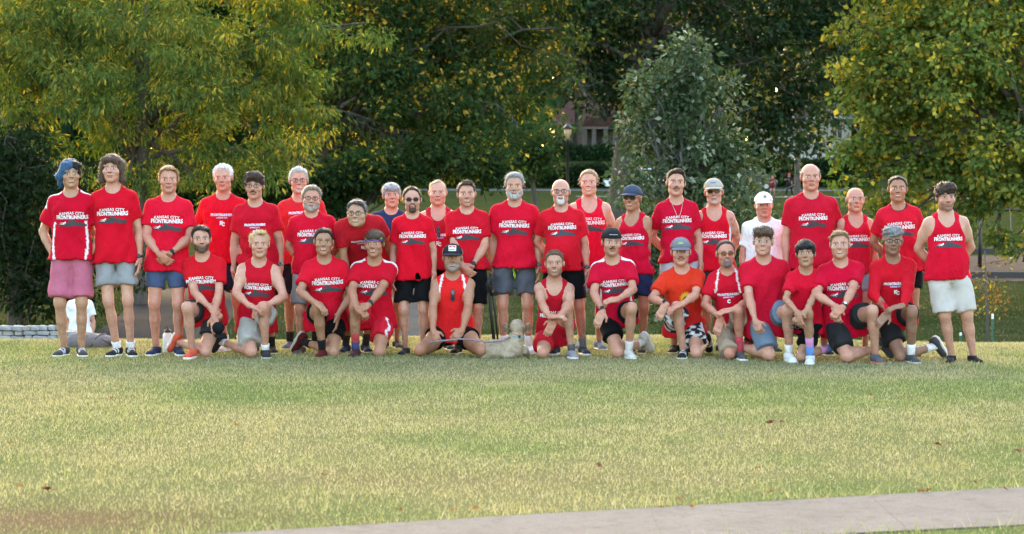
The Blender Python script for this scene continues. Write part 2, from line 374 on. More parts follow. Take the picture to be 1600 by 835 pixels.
def leaf_cloud(cen, rad, per, size, aspect, pal, rg, droop=.4, flat=.75, yellow=.03, ytone=(.48, .36, .045), keep=None):
    """cen (n,3) clump centres, rad (n,3); returns verts, quads, colours"""
    n = len(cen); N_ = n * per; c = np.repeat(cen, per, 0); r = np.repeat(rad, per, 0)
    u = rg.randn(N_, 3); u /= np.linalg.norm(u, axis=1)[:, None]; u *= (rg.rand(N_, 1) ** .5); p = c + u * r * np.array([1, 1, flat])
    out = u + .35 * rg.randn(N_, 3); out[:, 2] -= droop; dr = out / np.linalg.norm(out, axis=1)[:, None]
    nv = rg.randn(N_, 3) * .8 + np.array([0, -.25, .75]); sd = np.cross(dr, nv); sd /= np.linalg.norm(sd, axis=1)[:, None] + 1e-9; nn = np.cross(sd, dr)
    L = (size * rg.uniform(.65, 1.35, N_))[:, None]; Wd = L * aspect
    V = np.stack([p, p + dr * L * .45 + sd * Wd * .5 + nn * L * .06, p + dr * L - nn * L * .1, p + dr * L * .45 - sd * Wd * .5 + nn * L * .06], 1).reshape(-1, 3)
    Q = np.arange(4 * N_).reshape(-1, 4)
    pal = np.array(pal); pc = np.repeat(rg.randint(0, len(pal), n), per); pc = np.where(rg.rand(N_) < .3, rg.randint(0, len(pal), N_), pc); col_ = pal[pc] * (1 + .16 * rg.randn(N_, 1))
    yc = np.repeat(rg.rand(n) < yellow * 2, per); ym = (rg.rand(N_) < yellow) | (yc & (rg.rand(N_) < .35)); col_[ym] = np.array(ytone) * (1 + .2 * rg.randn(ym.sum(), 1))  # accent leaves; the yellow ones also paint sunlit flecks into the crowns
    return V, Q, np.repeat(np.clip(col_, .004, .6), 4, 0)

def limb_path(a, b, rg, sag=.0, n=6, wob=.06):
    a = np.asarray(a, float); b = np.asarray(b, float); L = np.linalg.norm(b - a); P = []
    for i, t in enumerate(np.linspace(0, 1, n)):
        p = a + (b - a) * t + np.array([0, 0, 1]) * L * sag * math.sin(t * math.pi); 
        if 0 < i < n - 1: p = p + rg.randn(3) * L * wob * .5
        P.append(p)
    return P

def tree(name, px, d, lobes, nclump, per, size, pal, label, aspect=.7, trunk_r=.25, fork=.45, seed=1, droop=.4, crad=.55, yellow=.03, leafm=None, barkm=None, depth=.8, flat=.75, trunk_top=None, group=None, cat='tree', twigs=None, nlimb=14, ytone=(.48, .36, .045), shell=.55, upper=None):
    """lobes: (photo x, photo y, radius in photo pixels[, depth offset m]) describing the crown's masses at distance d"""
    rg = np.random.RandomState(seed); base = G(px, d); root = empty(name, base); mpp = d / F
    cs = []; rs = []
    for l in lobes:
        c = W(l[0], l[1], d); 
        if len(l) > 3: c = c + np.array([0, l[3], 0])
        cs.append(c - base); rs.append(l[2] * mpp)
    cs = np.array(cs); rs = np.array(rs); w = rs ** 2.2; w /= w.sum(); k = rg.choice(len(cs), nclump, p=w)
    u = rg.randn(nclump, 3); u /= np.linalg.norm(u, axis=1)[:, None]; rr = (shell + (1 - shell) * rg.rand(nclump, 1)) ; inner = rg.rand(nclump, 1) < .25; rr = np.where(inner, rg.rand(nclump, 1) * .6, rr)
    cen = cs[k] + u * rr * (rs[k][:, None] * np.array([1, depth, .95])); rad = np.full((nclump, 3), 1.0) * (crad * rg.uniform(.6, 1.35, (nclump, 1)))
    gz_ = zground(cen[:, 0] + base[0], cen[:, 1] + base[1]) - base[2]; ok = cen[:, 2] > gz_ + .3; cen = cen[ok]; rad = rad[ok]
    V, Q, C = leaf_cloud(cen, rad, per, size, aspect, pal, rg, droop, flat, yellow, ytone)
    if upper:  # coarse leaf fill above the frame, added to keep sun off the lawn
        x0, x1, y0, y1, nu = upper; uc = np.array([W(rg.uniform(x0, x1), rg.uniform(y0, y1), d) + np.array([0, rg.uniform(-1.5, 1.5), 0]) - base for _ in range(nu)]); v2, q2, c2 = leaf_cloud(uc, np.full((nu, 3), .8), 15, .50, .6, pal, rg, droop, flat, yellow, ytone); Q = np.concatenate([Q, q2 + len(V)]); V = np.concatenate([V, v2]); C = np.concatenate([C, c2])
    crown = mk('crown', npmesh('crown', V, Q, False, C), leafm or LEAF, root); tag(crown, kind='stuff')
    mb = MB(); ctr = (cs * w[:, None]).sum(0); top = trunk_top if trunk_top else ctr[2]
    fz = max(top * fork, .5); fk = np.array([ctr[0] * .15, ctr[1] * .15, fz])
    mb.tube([(0, 0, -.3), (0, 0, .12), (fk[0] * .3, fk[1] * .3, fz * .4), tuple(fk), (ctr[0] * .6, ctr[1] * .6, top)], [trunk_r * 1.5, trunk_r * 1.15, trunk_r, trunk_r * .85, trunk_r * .35], 14)
    mb.build('trunk', barkm or BARK, root, smooth=True)
    mb = MB()
    for i in range(min(nlimb, len(cs) * 3)):
        j = i % len(cs); e = cs[j] + rg.randn(3) * rs[j] * .25; st = fk + (np.array([ctr[0] * .6, ctr[1] * .6, top]) - fk) * rg.rand() * .7
        P = limb_path(st, e, rg, .08, 7); mb.tube(P, list(np.linspace(trunk_r * .42, .018, 7)), 7)
        for _ in range(4):
            q = P[rg.randint(3, 7)]; e2 = cs[j] + (rg.randn(3) * rs[j] * .55); mb.tube(limb_path(q, e2, rg, .03, 5, .1), list(np.linspace(trunk_r * .13, .008, 5)), 5)
    mb.build('limb_network', barkm or BARK, root, smooth=True)
    if twigs:
        mb = MB()
        for (x0, y0, x1, y1, n, r0) in twigs:
            a = W(x0, y0, d - 2.2) - base; b = W(x1, y1, d - 2.4) - base; P = limb_path(a, b, rg, .06, 9, .05); mb.tube(P, list(np.linspace(r0, .012, 9)), 6)
            for _ in range(n):
                q = np.array(P[rg.randint(2, 9)]); e = q + np.array([rg.uniform(-.5, 1.2), rg.uniform(-.4, .4), rg.uniform(-1.3, .15)]) * rg.uniform(.5, 1.3) * (np.linalg.norm(b - a) * .22); pp = limb_path(q, e, rg, .05, 5, .10); mb.tube(pp, list(np.linspace(.014, .004, 5)), 4)
                for _ in range(2): q2 = np.array(pp[rg.randint(1, 4)]); mb.tube(limb_path(q2, q2 + np.array([rg.uniform(-.3, .5), rg.uniform(-.2, .2), rg.uniform(-.6, .05)]), rg, .03, 3, .1), [.007, .005, .003], 3)
        mb.build('bare_branches', BARKG, root, smooth=True)
    tag(root, label, cat, group); return root

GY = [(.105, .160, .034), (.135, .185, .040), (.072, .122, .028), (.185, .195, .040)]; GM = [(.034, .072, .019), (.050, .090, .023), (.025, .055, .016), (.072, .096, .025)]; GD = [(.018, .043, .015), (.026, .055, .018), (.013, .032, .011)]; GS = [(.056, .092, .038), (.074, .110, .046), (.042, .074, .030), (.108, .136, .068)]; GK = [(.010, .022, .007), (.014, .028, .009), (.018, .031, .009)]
GMP = [(.105, .160, .034), (.135, .185, .038), (.074, .122, .028), (.180, .195, .038)]
if not FAST:
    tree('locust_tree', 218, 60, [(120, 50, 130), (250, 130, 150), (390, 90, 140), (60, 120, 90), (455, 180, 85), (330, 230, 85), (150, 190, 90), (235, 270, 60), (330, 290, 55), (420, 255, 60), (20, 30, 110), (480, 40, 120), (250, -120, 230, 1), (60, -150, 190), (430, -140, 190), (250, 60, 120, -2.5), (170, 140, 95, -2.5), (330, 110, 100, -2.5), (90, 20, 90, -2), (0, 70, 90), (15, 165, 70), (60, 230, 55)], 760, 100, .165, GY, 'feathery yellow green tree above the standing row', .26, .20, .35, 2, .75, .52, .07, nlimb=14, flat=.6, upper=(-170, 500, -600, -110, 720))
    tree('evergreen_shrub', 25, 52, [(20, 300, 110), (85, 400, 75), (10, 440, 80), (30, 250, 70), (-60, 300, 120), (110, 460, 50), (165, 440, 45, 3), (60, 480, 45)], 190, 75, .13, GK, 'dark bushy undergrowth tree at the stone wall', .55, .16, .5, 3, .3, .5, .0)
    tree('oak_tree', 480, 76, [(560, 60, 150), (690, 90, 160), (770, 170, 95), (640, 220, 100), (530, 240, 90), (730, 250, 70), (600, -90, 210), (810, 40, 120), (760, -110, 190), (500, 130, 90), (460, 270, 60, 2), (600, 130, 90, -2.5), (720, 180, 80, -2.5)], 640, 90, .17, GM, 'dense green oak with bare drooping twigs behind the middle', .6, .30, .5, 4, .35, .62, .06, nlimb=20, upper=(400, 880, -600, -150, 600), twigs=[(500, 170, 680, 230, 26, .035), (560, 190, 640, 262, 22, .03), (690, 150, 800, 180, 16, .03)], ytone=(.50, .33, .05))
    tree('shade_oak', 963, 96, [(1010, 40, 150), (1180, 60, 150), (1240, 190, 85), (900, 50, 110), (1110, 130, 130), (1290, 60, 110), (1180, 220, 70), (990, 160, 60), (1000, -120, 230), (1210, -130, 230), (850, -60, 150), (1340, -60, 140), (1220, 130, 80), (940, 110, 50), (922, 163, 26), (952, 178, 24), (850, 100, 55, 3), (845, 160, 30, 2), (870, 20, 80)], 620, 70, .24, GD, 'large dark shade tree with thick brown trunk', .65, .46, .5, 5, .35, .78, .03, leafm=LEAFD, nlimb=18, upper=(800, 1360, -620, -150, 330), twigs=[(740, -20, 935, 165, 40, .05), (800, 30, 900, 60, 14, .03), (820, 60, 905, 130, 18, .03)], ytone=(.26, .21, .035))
    tree('young_oak', 1062, 45, [(1080, 66, 26), (1066, 110, 50), (1045, 160, 72), (1110, 170, 62), (1050, 235, 92), (1115, 270, 82), (1025, 320, 82), (1080, 390, 100), (1045, 445, 84), (1130, 425, 70), (1000, 400, 50), (1155, 350, 52), (1145, 240, 48), (1018, 190, 36)], 290, 62, .12, GS, 'young silvery oak standing in the open lawn', .55, .10, .25, 6, .1, .32, .06, ytone=(.28, .31, .23), leafm=LEAFD, barkm=BARKG, flat=.9, nlimb=30)
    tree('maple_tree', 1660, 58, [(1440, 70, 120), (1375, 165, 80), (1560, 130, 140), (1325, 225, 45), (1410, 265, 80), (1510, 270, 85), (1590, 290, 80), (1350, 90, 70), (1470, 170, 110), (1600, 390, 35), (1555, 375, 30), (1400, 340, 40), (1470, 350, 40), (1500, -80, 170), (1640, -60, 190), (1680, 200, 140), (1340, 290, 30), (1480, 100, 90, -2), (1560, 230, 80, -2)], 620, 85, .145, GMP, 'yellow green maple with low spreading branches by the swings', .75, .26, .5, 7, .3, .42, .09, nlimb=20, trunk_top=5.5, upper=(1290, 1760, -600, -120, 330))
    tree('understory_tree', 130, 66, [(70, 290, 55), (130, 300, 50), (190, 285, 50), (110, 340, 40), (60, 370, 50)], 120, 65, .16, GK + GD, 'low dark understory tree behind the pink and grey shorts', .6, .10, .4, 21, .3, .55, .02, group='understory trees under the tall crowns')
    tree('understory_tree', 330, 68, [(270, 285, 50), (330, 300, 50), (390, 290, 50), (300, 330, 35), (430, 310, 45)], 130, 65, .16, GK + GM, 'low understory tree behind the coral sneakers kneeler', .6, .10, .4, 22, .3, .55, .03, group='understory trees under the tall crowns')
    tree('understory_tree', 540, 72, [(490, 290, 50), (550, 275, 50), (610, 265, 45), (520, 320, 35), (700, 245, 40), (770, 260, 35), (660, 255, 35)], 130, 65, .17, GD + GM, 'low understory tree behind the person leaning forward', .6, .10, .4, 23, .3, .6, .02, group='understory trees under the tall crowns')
    tree('small_tree', 838, 128, [(838, 215, 48), (795, 235, 45), (850, 245, 32), (820, 262, 30), (770, 215, 45)], 90, 60, .24, GM, 'small dark tree by the street lamp', .6, .16, .4, 8, .3, .8, .02)
    tree('slender_tree', 1245, 150, [(1245, 120, 70), (1300, 90, 70), (1275, 170, 55), (1310, 160, 50), (1210, 60, 80), (1320, 20, 80), (1260, -60, 110)], 150, 55, .30, GM, 'slender trunk tree in front of the picket fence', .6, .20, .6, 9, .3, 1.0, .08, trunk_top=10)
    ORD = ['first', 'second', 'third', 'fourth', 'fifth', 'sixth', 'seventh', 'eighth', 'ninth', 'tenth', 'eleventh', 'twelfth', 'thirteenth', 'fourteenth']
    for i, (px, dd) in enumerate(((-120, 238), (20, 250), (150, 236), (280, 262), (420, 240), (570, 262), (690, 290), (772, 242), (905, 256), (1040, 292), (1180, 305), (1390, 288), (1480, 262), (1630, 240))):
        rg = np.random.RandomState(40 + i); low = i in (8, 10)
        lb = [(px + rg.uniform(-75, 75), y, rg.uniform(80, 110)) for y in ((-330, -230, -130, -50, 20, 62) if low else (-330, -230, -130, -50, 30, 110, 180, 225)) for _ in (0, 1, 2)]  # high lobes above the frame are raised to block the low sun
        tree('far_tree', px, dd, lb, 230, 22, 1.8, (GM if i % 2 else GD), '%s distant park tree counted from the picture edge by the wall' % ORD[i], .7, .40, .4, 60 + i, .3, 3.0, .03, group='distant trees along the street', nlimb=6, shell=.2)

def far_woods():
    rg = np.random.RandomState(77); n = 3200; px = rg.uniform(-500, 2100, n); dd = rg.uniform(318, 345, n); z = rg.rand(n) ** .8 * 36
    cen = np.array([G(a, b, c) for a, b, c in zip(px, dd, z)]); V, Q, C = leaf_cloud(cen, np.full((n, 3), 4.0), 9, 2.8, .7, GD + GM, rg, .2, 1.0, .02)
    o = mk('far_woods', npmesh('far_woods', V, Q, False, C), LEAF); tag(o, 'dark mass of far woodland closing the view', 'woods', kind='stuff')
if not FAST: far_woods()
# ------------------------------------------------------------------ signed-distance modelling of people

class Rcone:
    def __init__(s, p0, p1, r0, r1):
        s.p0 = np.asarray(p0, float); s.p1 = np.asarray(p1, float); s.r0 = r0; s.r1 = r1
        r = max(r0, r1); s.lo = np.minimum(s.p0, s.p1) - r; s.hi = np.maximum(s.p0, s.p1) + r
    def __call__(s, X, Y, Z):
        b = s.p1 - s.p0; L = b @ b + 1e-12
        x = X - s.p0[0]; y = Y - s.p0[1]; z = Z - s.p0[2]
        h = np.clip((x * b[0] + y * b[1] + z * b[2]) / L, 0, 1)
        return np.sqrt((x - b[0] * h) ** 2 + (y - b[1] * h) ** 2 + (z - b[2] * h) ** 2) - (s.r0 + (s.r1 - s.r0) * h)

class Ell:
    def __init__(s, c, r, M=None):
        s.c = np.asarray(c, float); s.r = np.asarray(r, float); s.M = M
        if M is None: e = s.r
        else: e = np.sqrt(((np.asarray(M) * s.r[None, :]) ** 2).sum(1))
        s.lo = s.c - e; s.hi = s.c + e
    def __call__(s, X, Y, Z):
        x = X - s.c[0]; y = Y - s.c[1]; z = Z - s.c[2]
        if s.M is not None:
            M = s.M; x, y, z = (M[0, 0] * x + M[1, 0] * y + M[2, 0] * z, M[0, 1] * x + M[1, 1] * y + M[2, 1] * z, M[0, 2] * x + M[1, 2] * y + M[2, 2] * z)
        r = s.r
        k0 = np.sqrt((x / r[0]) ** 2 + (y / r[1]) ** 2 + (z / r[2]) ** 2); k1 = np.sqrt((x / r[0] ** 2) ** 2 + (y / r[1] ** 2) ** 2 + (z / r[2] ** 2) ** 2) + 1e-9
        return k0 * (k0 - 1) / k1

class Loft:
    """stack of rounded cross-sections along the local z axis of frame (o, M)"""
    def __init__(s, o, M, rows, p=2.5, e=0.0, flat=None):
        s.o = np.asarray(o, float); s.M = np.asarray(M, float); r = np.array(rows, float); s.z = r[:, 0]; s.a = r[:, 1] + e; s.b = r[:, 2] + e; s.cy = r[:, 3]; s.p = p
        pts = []
        for z, a, b, c in zip(s.z, s.a, s.b, s.cy):
            for sx in (-1, 1):
                for sy in (-1, 1): pts.append(s.o + s.M @ np.array([sx * a, c + sy * b, z]))
        pts = np.array(pts); s.lo = pts.min(0); s.hi = pts.max(0)
    def __call__(s, X, Y, Z):
        x = X - s.o[0]; y = Y - s.o[1]; z = Z - s.o[2]; M = s.M
        lx = M[0, 0] * x + M[1, 0] * y + M[2, 0] * z; ly = M[0, 1] * x + M[1, 1] * y + M[2, 1] * z; lz = M[0, 2] * x + M[1, 2] * y + M[2, 2] * z
        a = np.interp(lz, s.z, s.a); b = np.interp(lz, s.z, s.b); c = np.interp(lz, s.z, s.cy); p = s.p
        d = ((np.abs(lx / a) ** p + np.abs((ly - c) / b) ** p) ** (1 / p) - 1) * np.minimum(a, b)
        return np.maximum(d, np.maximum(s.z[0] - lz, lz - s.z[-1]))

def smin(a, b, k):
    if k <= 0: return np.minimum(a, b)
    h = np.clip(0.5 + 0.5 * (b - a) / k, 0, 1)
    return b + (a - b) * h - k * h * (1 - h)

GRES = [1.0]; HW = 1.08
class Grid:
    def __init__(s, lo, hi, h):
        h = h * GRES[0]; lo = np.asarray(lo, float); hi = np.asarray(hi, float); s.h = h; s.lo = lo
        n = np.maximum(np.ceil((hi - lo) / h).astype(int) + 1, 4); s.n = n
        s.ax = [lo[i] + h * np.arange(n[i]) for i in range(3)]
        s.X = s.ax[0][:, None, None]; s.Y = s.ax[1][None, :, None]; s.Z = s.ax[2][None, None, :]
    def full(s, v=0.3): return np.full(tuple(s.n), v)
    def sl(s, lo, hi, m):
        r = []
        for i in range(3):
            a = int(max(0, math.floor((lo[i] - m - s.lo[i]) / s.h))); b = int(min(s.n[i], math.ceil((hi[i] + m - s.lo[i]) / s.h) + 1))
            if b <= a: return None
            r.append(slice(a, b))
        return tuple(r)
    def sub(s, q): return s.X[q[0]], s.Y[:, q[1]], s.Z[:, :, q[2]]
    def union(s, prims, k=0.02, m=0.06):
        f = s.full()
        for p in prims:
            kk = k
            if isinstance(p, tuple): p, kk = p
            q = s.sl(p.lo, p.hi, m)
            if q is None: continue
            f[q] = smin(f[q], p(*s.sub(q)), kk)
        return f
    def carve(s, f, p, k=0.006, m=0.03):
        q = s.sl(p.lo, p.hi, m)
        if q is not None:
            d = p(*s.sub(q)); f[q] = -smin(-f[q], d, k)
        return f

def surfnet(f, g):
    """naive surface nets: scalar grid -> smooth quad mesh"""
    ins = f < 0
    c = ins[:-1, :-1, :-1].astype(np.int8)
    cnt = np.zeros_like(c)
    for dx in (0, 1):
        for dy in (0, 1):
            for dz in (0, 1):
                cnt += ins[dx:ins.shape[0] - 1 + dx, dy:ins.shape[1] - 1 + dy, dz:ins.shape[2] - 1 + dz]
    act = (cnt > 0) & (cnt < 8)
    I = np.argwhere(act)
    if len(I) == 0: return np.zeros((0, 3)), np.zeros((0, 4), int)
    idx = np.full(act.shape, -1, np.int64); idx[act] = np.arange(len(I))
    pos = np.zeros((len(I), 3)); w = np.zeros(len(I))
    C = [(0, 0, 0), (1, 0, 0), (0, 1, 0), (1, 1, 0), (0, 0, 1), (1, 0, 1), (0, 1, 1), (1, 1, 1)]
    V = [f[I[:, 0] + a, I[:, 1] + b, I[:, 2] + d] for a, b, d in C]
    for a, b in ((0, 1), (2, 3), (4, 5), (6, 7), (0, 2), (1, 3), (4, 6), (5, 7), (0, 4), (1, 5), (2, 6), (3, 7)):
        va, vb = V[a], V[b]; m = (va < 0) != (vb < 0)
        t = np.where(m, va / np.where(m, va - vb, 1), 0)
        pa = np.array(C[a], float); pb = np.array(C[b], float)
        pos += m[:, None] * (pa + (pb - pa) * t[:, None]); w += m
    P = g.lo + g.h * (I + pos / w[:, None])
    quads = []
    for ax in range(3):
        o = [(1, 2), (2, 0), (0, 1)][ax]
        s0 = [slice(None)] * 3; s1 = [slice(None)] * 3
        s0[ax] = slice(0, -1); s1[ax] = slice(1, None)
        for q in o: s0[q] = slice(1, -1); s1[q] = slice(1, -1)
        A = ins[tuple(s0)]; B = ins[tuple(s1)]
        for sgn, m in ((1, A & ~B), (0, ~A & B)):
            E = np.argwhere(m)
            if len(E) == 0: continue
            base = E.copy()
            for q in o: base[:, q] += 1
            def cell(u, v):
                t = base.copy(); t[:, o[0]] -= u; t[:, o[1]] -= v
                return idx[t[:, 0], t[:, 1], t[:, 2]]
            qd = np.stack([cell(1, 1), cell(0, 1), cell(0, 0), cell(1, 0)], 1)
            quads.append(qd if sgn else qd[:, ::-1])
    return P, np.concatenate(quads)

def compact(P, Q, keep):
    """keep only the faces in mask, drop unused vertices"""
    Q = Q[keep]; u, inv = np.unique(Q, return_inverse=True)
    return P[u], inv.reshape(Q.shape)

def relax(P, Q, n=1, lam=0.5):
    e = np.concatenate([Q[:, [0, 1]], Q[:, [1, 2]], Q[:, [2, 3]], Q[:, [3, 0]]])
    for _ in range(n):
        acc = np.zeros_like(P); c = np.zeros(len(P))
        np.add.at(acc, e[:, 0], P[e[:, 1]]); np.add.at(acc, e[:, 1], P[e[:, 0]]); np.add.at(c, e[:, 0], 1); np.add.at(c, e[:, 1], 1)
        P = P + lam * (acc / np.maximum(c, 1)[:, None] - P)
    return P

def ik(a, c, l1, l2, hint):
    """two-bone chain: returns (mid joint, end)"""
    a = np.asarray(a, float); c = np.asarray(c, float); d = c - a; L = np.linalg.norm(d); u = d / (L + 1e-9)
    L2 = min(L, (l1 + l2) * 0.998); c = a + u * L2
    x = (l1 * l1 - l2 * l2 + L2 * L2) / (2 * L2); h = math.sqrt(max(l1 * l1 - x * x, 0))
    hp = np.asarray(hint, float); hp = hp - u * (hp @ u); hp = nrm(hp)
    return a + u * x + hp * h, c

def rotm(ax, ang):
    return np.array(Matrix.Rotation(ang, 3, ax))

def frame_up(up, yaw=0.0):
    """frame whose z is `up` and whose -y faces the camera side, turned by yaw"""
    z = nrm(up); y = np.array([0, 1.0, 0]); y = nrm(y - z * (y @ z)); x = np.cross(y, z)
    return np.stack([x, y, z], 1) @ rotm('Z', yaw)

def wrinkle(seed, amp, X, Y, Z, base=1.0):
    rg = np.random.RandomState(seed); f = 0
    for i in range(5):
        d = nrm(rg.randn(3) * np.array([1, 1, 0.8])); w = rg.uniform(28, 62) * base; ph = rg.uniform(0, 6.28)
        d2 = nrm(rg.randn(3)); w2 = rg.uniform(8, 18) * base; ph2 = rg.uniform(0, 6.28)
        f = f + np.sin(w * (d[0] * X + d[1] * Y + d[2] * Z) + 1.6 * np.sin(w2 * (d2[0] * X + d2[1] * Y + d2[2] * Z) + ph2) + ph) * (0.5 + 0.5 * np.sin(w2 * 0.6 * (d2[2] * X + d2[0] * Y + d2[1] * Z) + ph))
    return f * amp / 2.2

# torso cross-sections (z above hip joints, half width, half depth, centre y) for a 1.78 m man
TORSO = [(-0.10, .120, .085, .01), (-0.05, .160, .105, .012), (0.02, .168, .112, .012), (0.10, .158, .104, .006), (0.19, .148, .099, .0), (0.30, .158, .107, .002), (0.40, .168, .112, .008), (0.47, .160, .102, .014), (0.515, .125, .085, .02), (0.55, .085, .065, .022), (0.575, .055, .05, .022)]
# a hanging shirt over it
SHIRT = [(-0.17, .202, .150, .006), (-0.05, .197, .147, .008), (0.04, .190, .137, .006), (0.12, .178, .124, -.001), (0.20, .169, .117, -.003), (0.30, .173, .120, -.002), (0.40, .180, .124, .004), (0.47, .171, .113, .012), (0.515, .136, .096, .02), (0.55, .096, .076, .022), (0.575, .066, .06, .022)]

ZL_SHORT = ([-.13, -.060, -.050, -.040, -.030, -.022, -.012, 0.0, .03, .045, .12], [.092, .088, .074, .050, .020, -.018, -.014, .012, .012, -.045, -.070])
ZL_LONG = ([-.13, -.09, -.06, -.045, -.02, .12], [.062, .060, .020, -.05, -.14, -.15])

class Person:
    def __init__(s, k, **q):
        s.k = k; s.q = q; s.seed = sum(ord(c) for c in k) * 7 + 3
        s.rg = np.random.RandomState(s.seed)

def hand_prims(w, d, n, side, pose, hs=1.0):
    d = nrm(d); n = nrm(np.asarray(n, float) - d * (d @ np.asarray(n, float))); th = np.cross(d, n) * (1 if side < 0 else -1)
    M = np.stack([th, n, d], 1)
    P = [Ell(w + d * .05 * hs, np.array([.041, .017, .054]) * hs, M), Rcone(w, w + d * .03 * hs, .026 * hs, .027 * hs)]
    curl = {'relax': .45, 'fist': 1.35, 'flat': .12, 'clasp': .85, 'drape': .6}[pose]
    for i, (o, L) in enumerate(((.029, .071), (.010, .080), (-.010, .075), (-.028, .058))):
        b = w + (d * .088 + th * o) * hs; c = curl * (1 + .06 * i)
        sp = th * (o * .9) * (0.25 if pose == 'fist' else 1.0)
        d1 = nrm(d * math.cos(c * .6) + n * math.sin(c * .6) + sp); d2 = nrm(d * math.cos(c * 1.5) + n * math.sin(c * 1.5) + sp * .5)
        m = b + d1 * L * .55 * hs; P.append(Rcone(b - d * .012 * hs, m, .0098 * hs, .0088 * hs)); P.append(Rcone(m, m + d2 * L * .5 * hs, .0088 * hs, .0072 * hs))
    b = w + (d * .022 + th * .026) * hs; t1 = nrm(d * .65 + th * .75 + n * .25); m = b + t1 * .04 * hs; t2 = nrm(d * .9 + th * .25 + n * .35)
    P.append(Rcone(b, m, .0135 * hs, .0110 * hs)); P.append(Rcone(m, m + t2 * .034 * hs, .0105 * hs, .0085 * hs))
    return P

def head_prims(q):
    """head local frame: origin between the ears, -y = face, z = up"""
    jw = q.get('jaw', 1.0); fat = q.get('fat', 0.0); nz = q.get('nose', 1.0)
    P = [Ell((0, .014, .030), (.076, .096, .084)), (Ell((0, -.022, -.028), (.064 + fat * .010, .070, .084)), .02), (Ell((0, -.030, -.078), ((.050 + fat * .012) * jw, .054, .046)), .02), (Ell((0, -.068, -.104), (.025 * jw, .022, .020)), .02)]
    for sx in (-1, 1):
        P += [(Ell((sx * .044, -.056, -.030), (.024 + fat * .006, .026, .024)), .015), (Ell((sx * .030, -.086, .023), (.026, .014, .010)), .010), (Ell((sx * (.046 + fat * .006) * jw, .004, -.074), (.016, .024, .028)), .02)]
    P += [(Rcone((0, -.086, .014), (0, -.112 * (1 + .03 * (nz - 1)), -.026), .0075, .0125 * nz), .010), (Ell((.012, -.098, -.031), (.009, .011, .008)), .006), (Ell((-.012, -.098, -.031), (.009, .011, .008)), .006)]
    P += [(Ell((0, -.090, -.058), (.024, .012, .009)), .008), (Ell((0, -.089, -.071), (.021, .012, .009)), .008)]
    return P

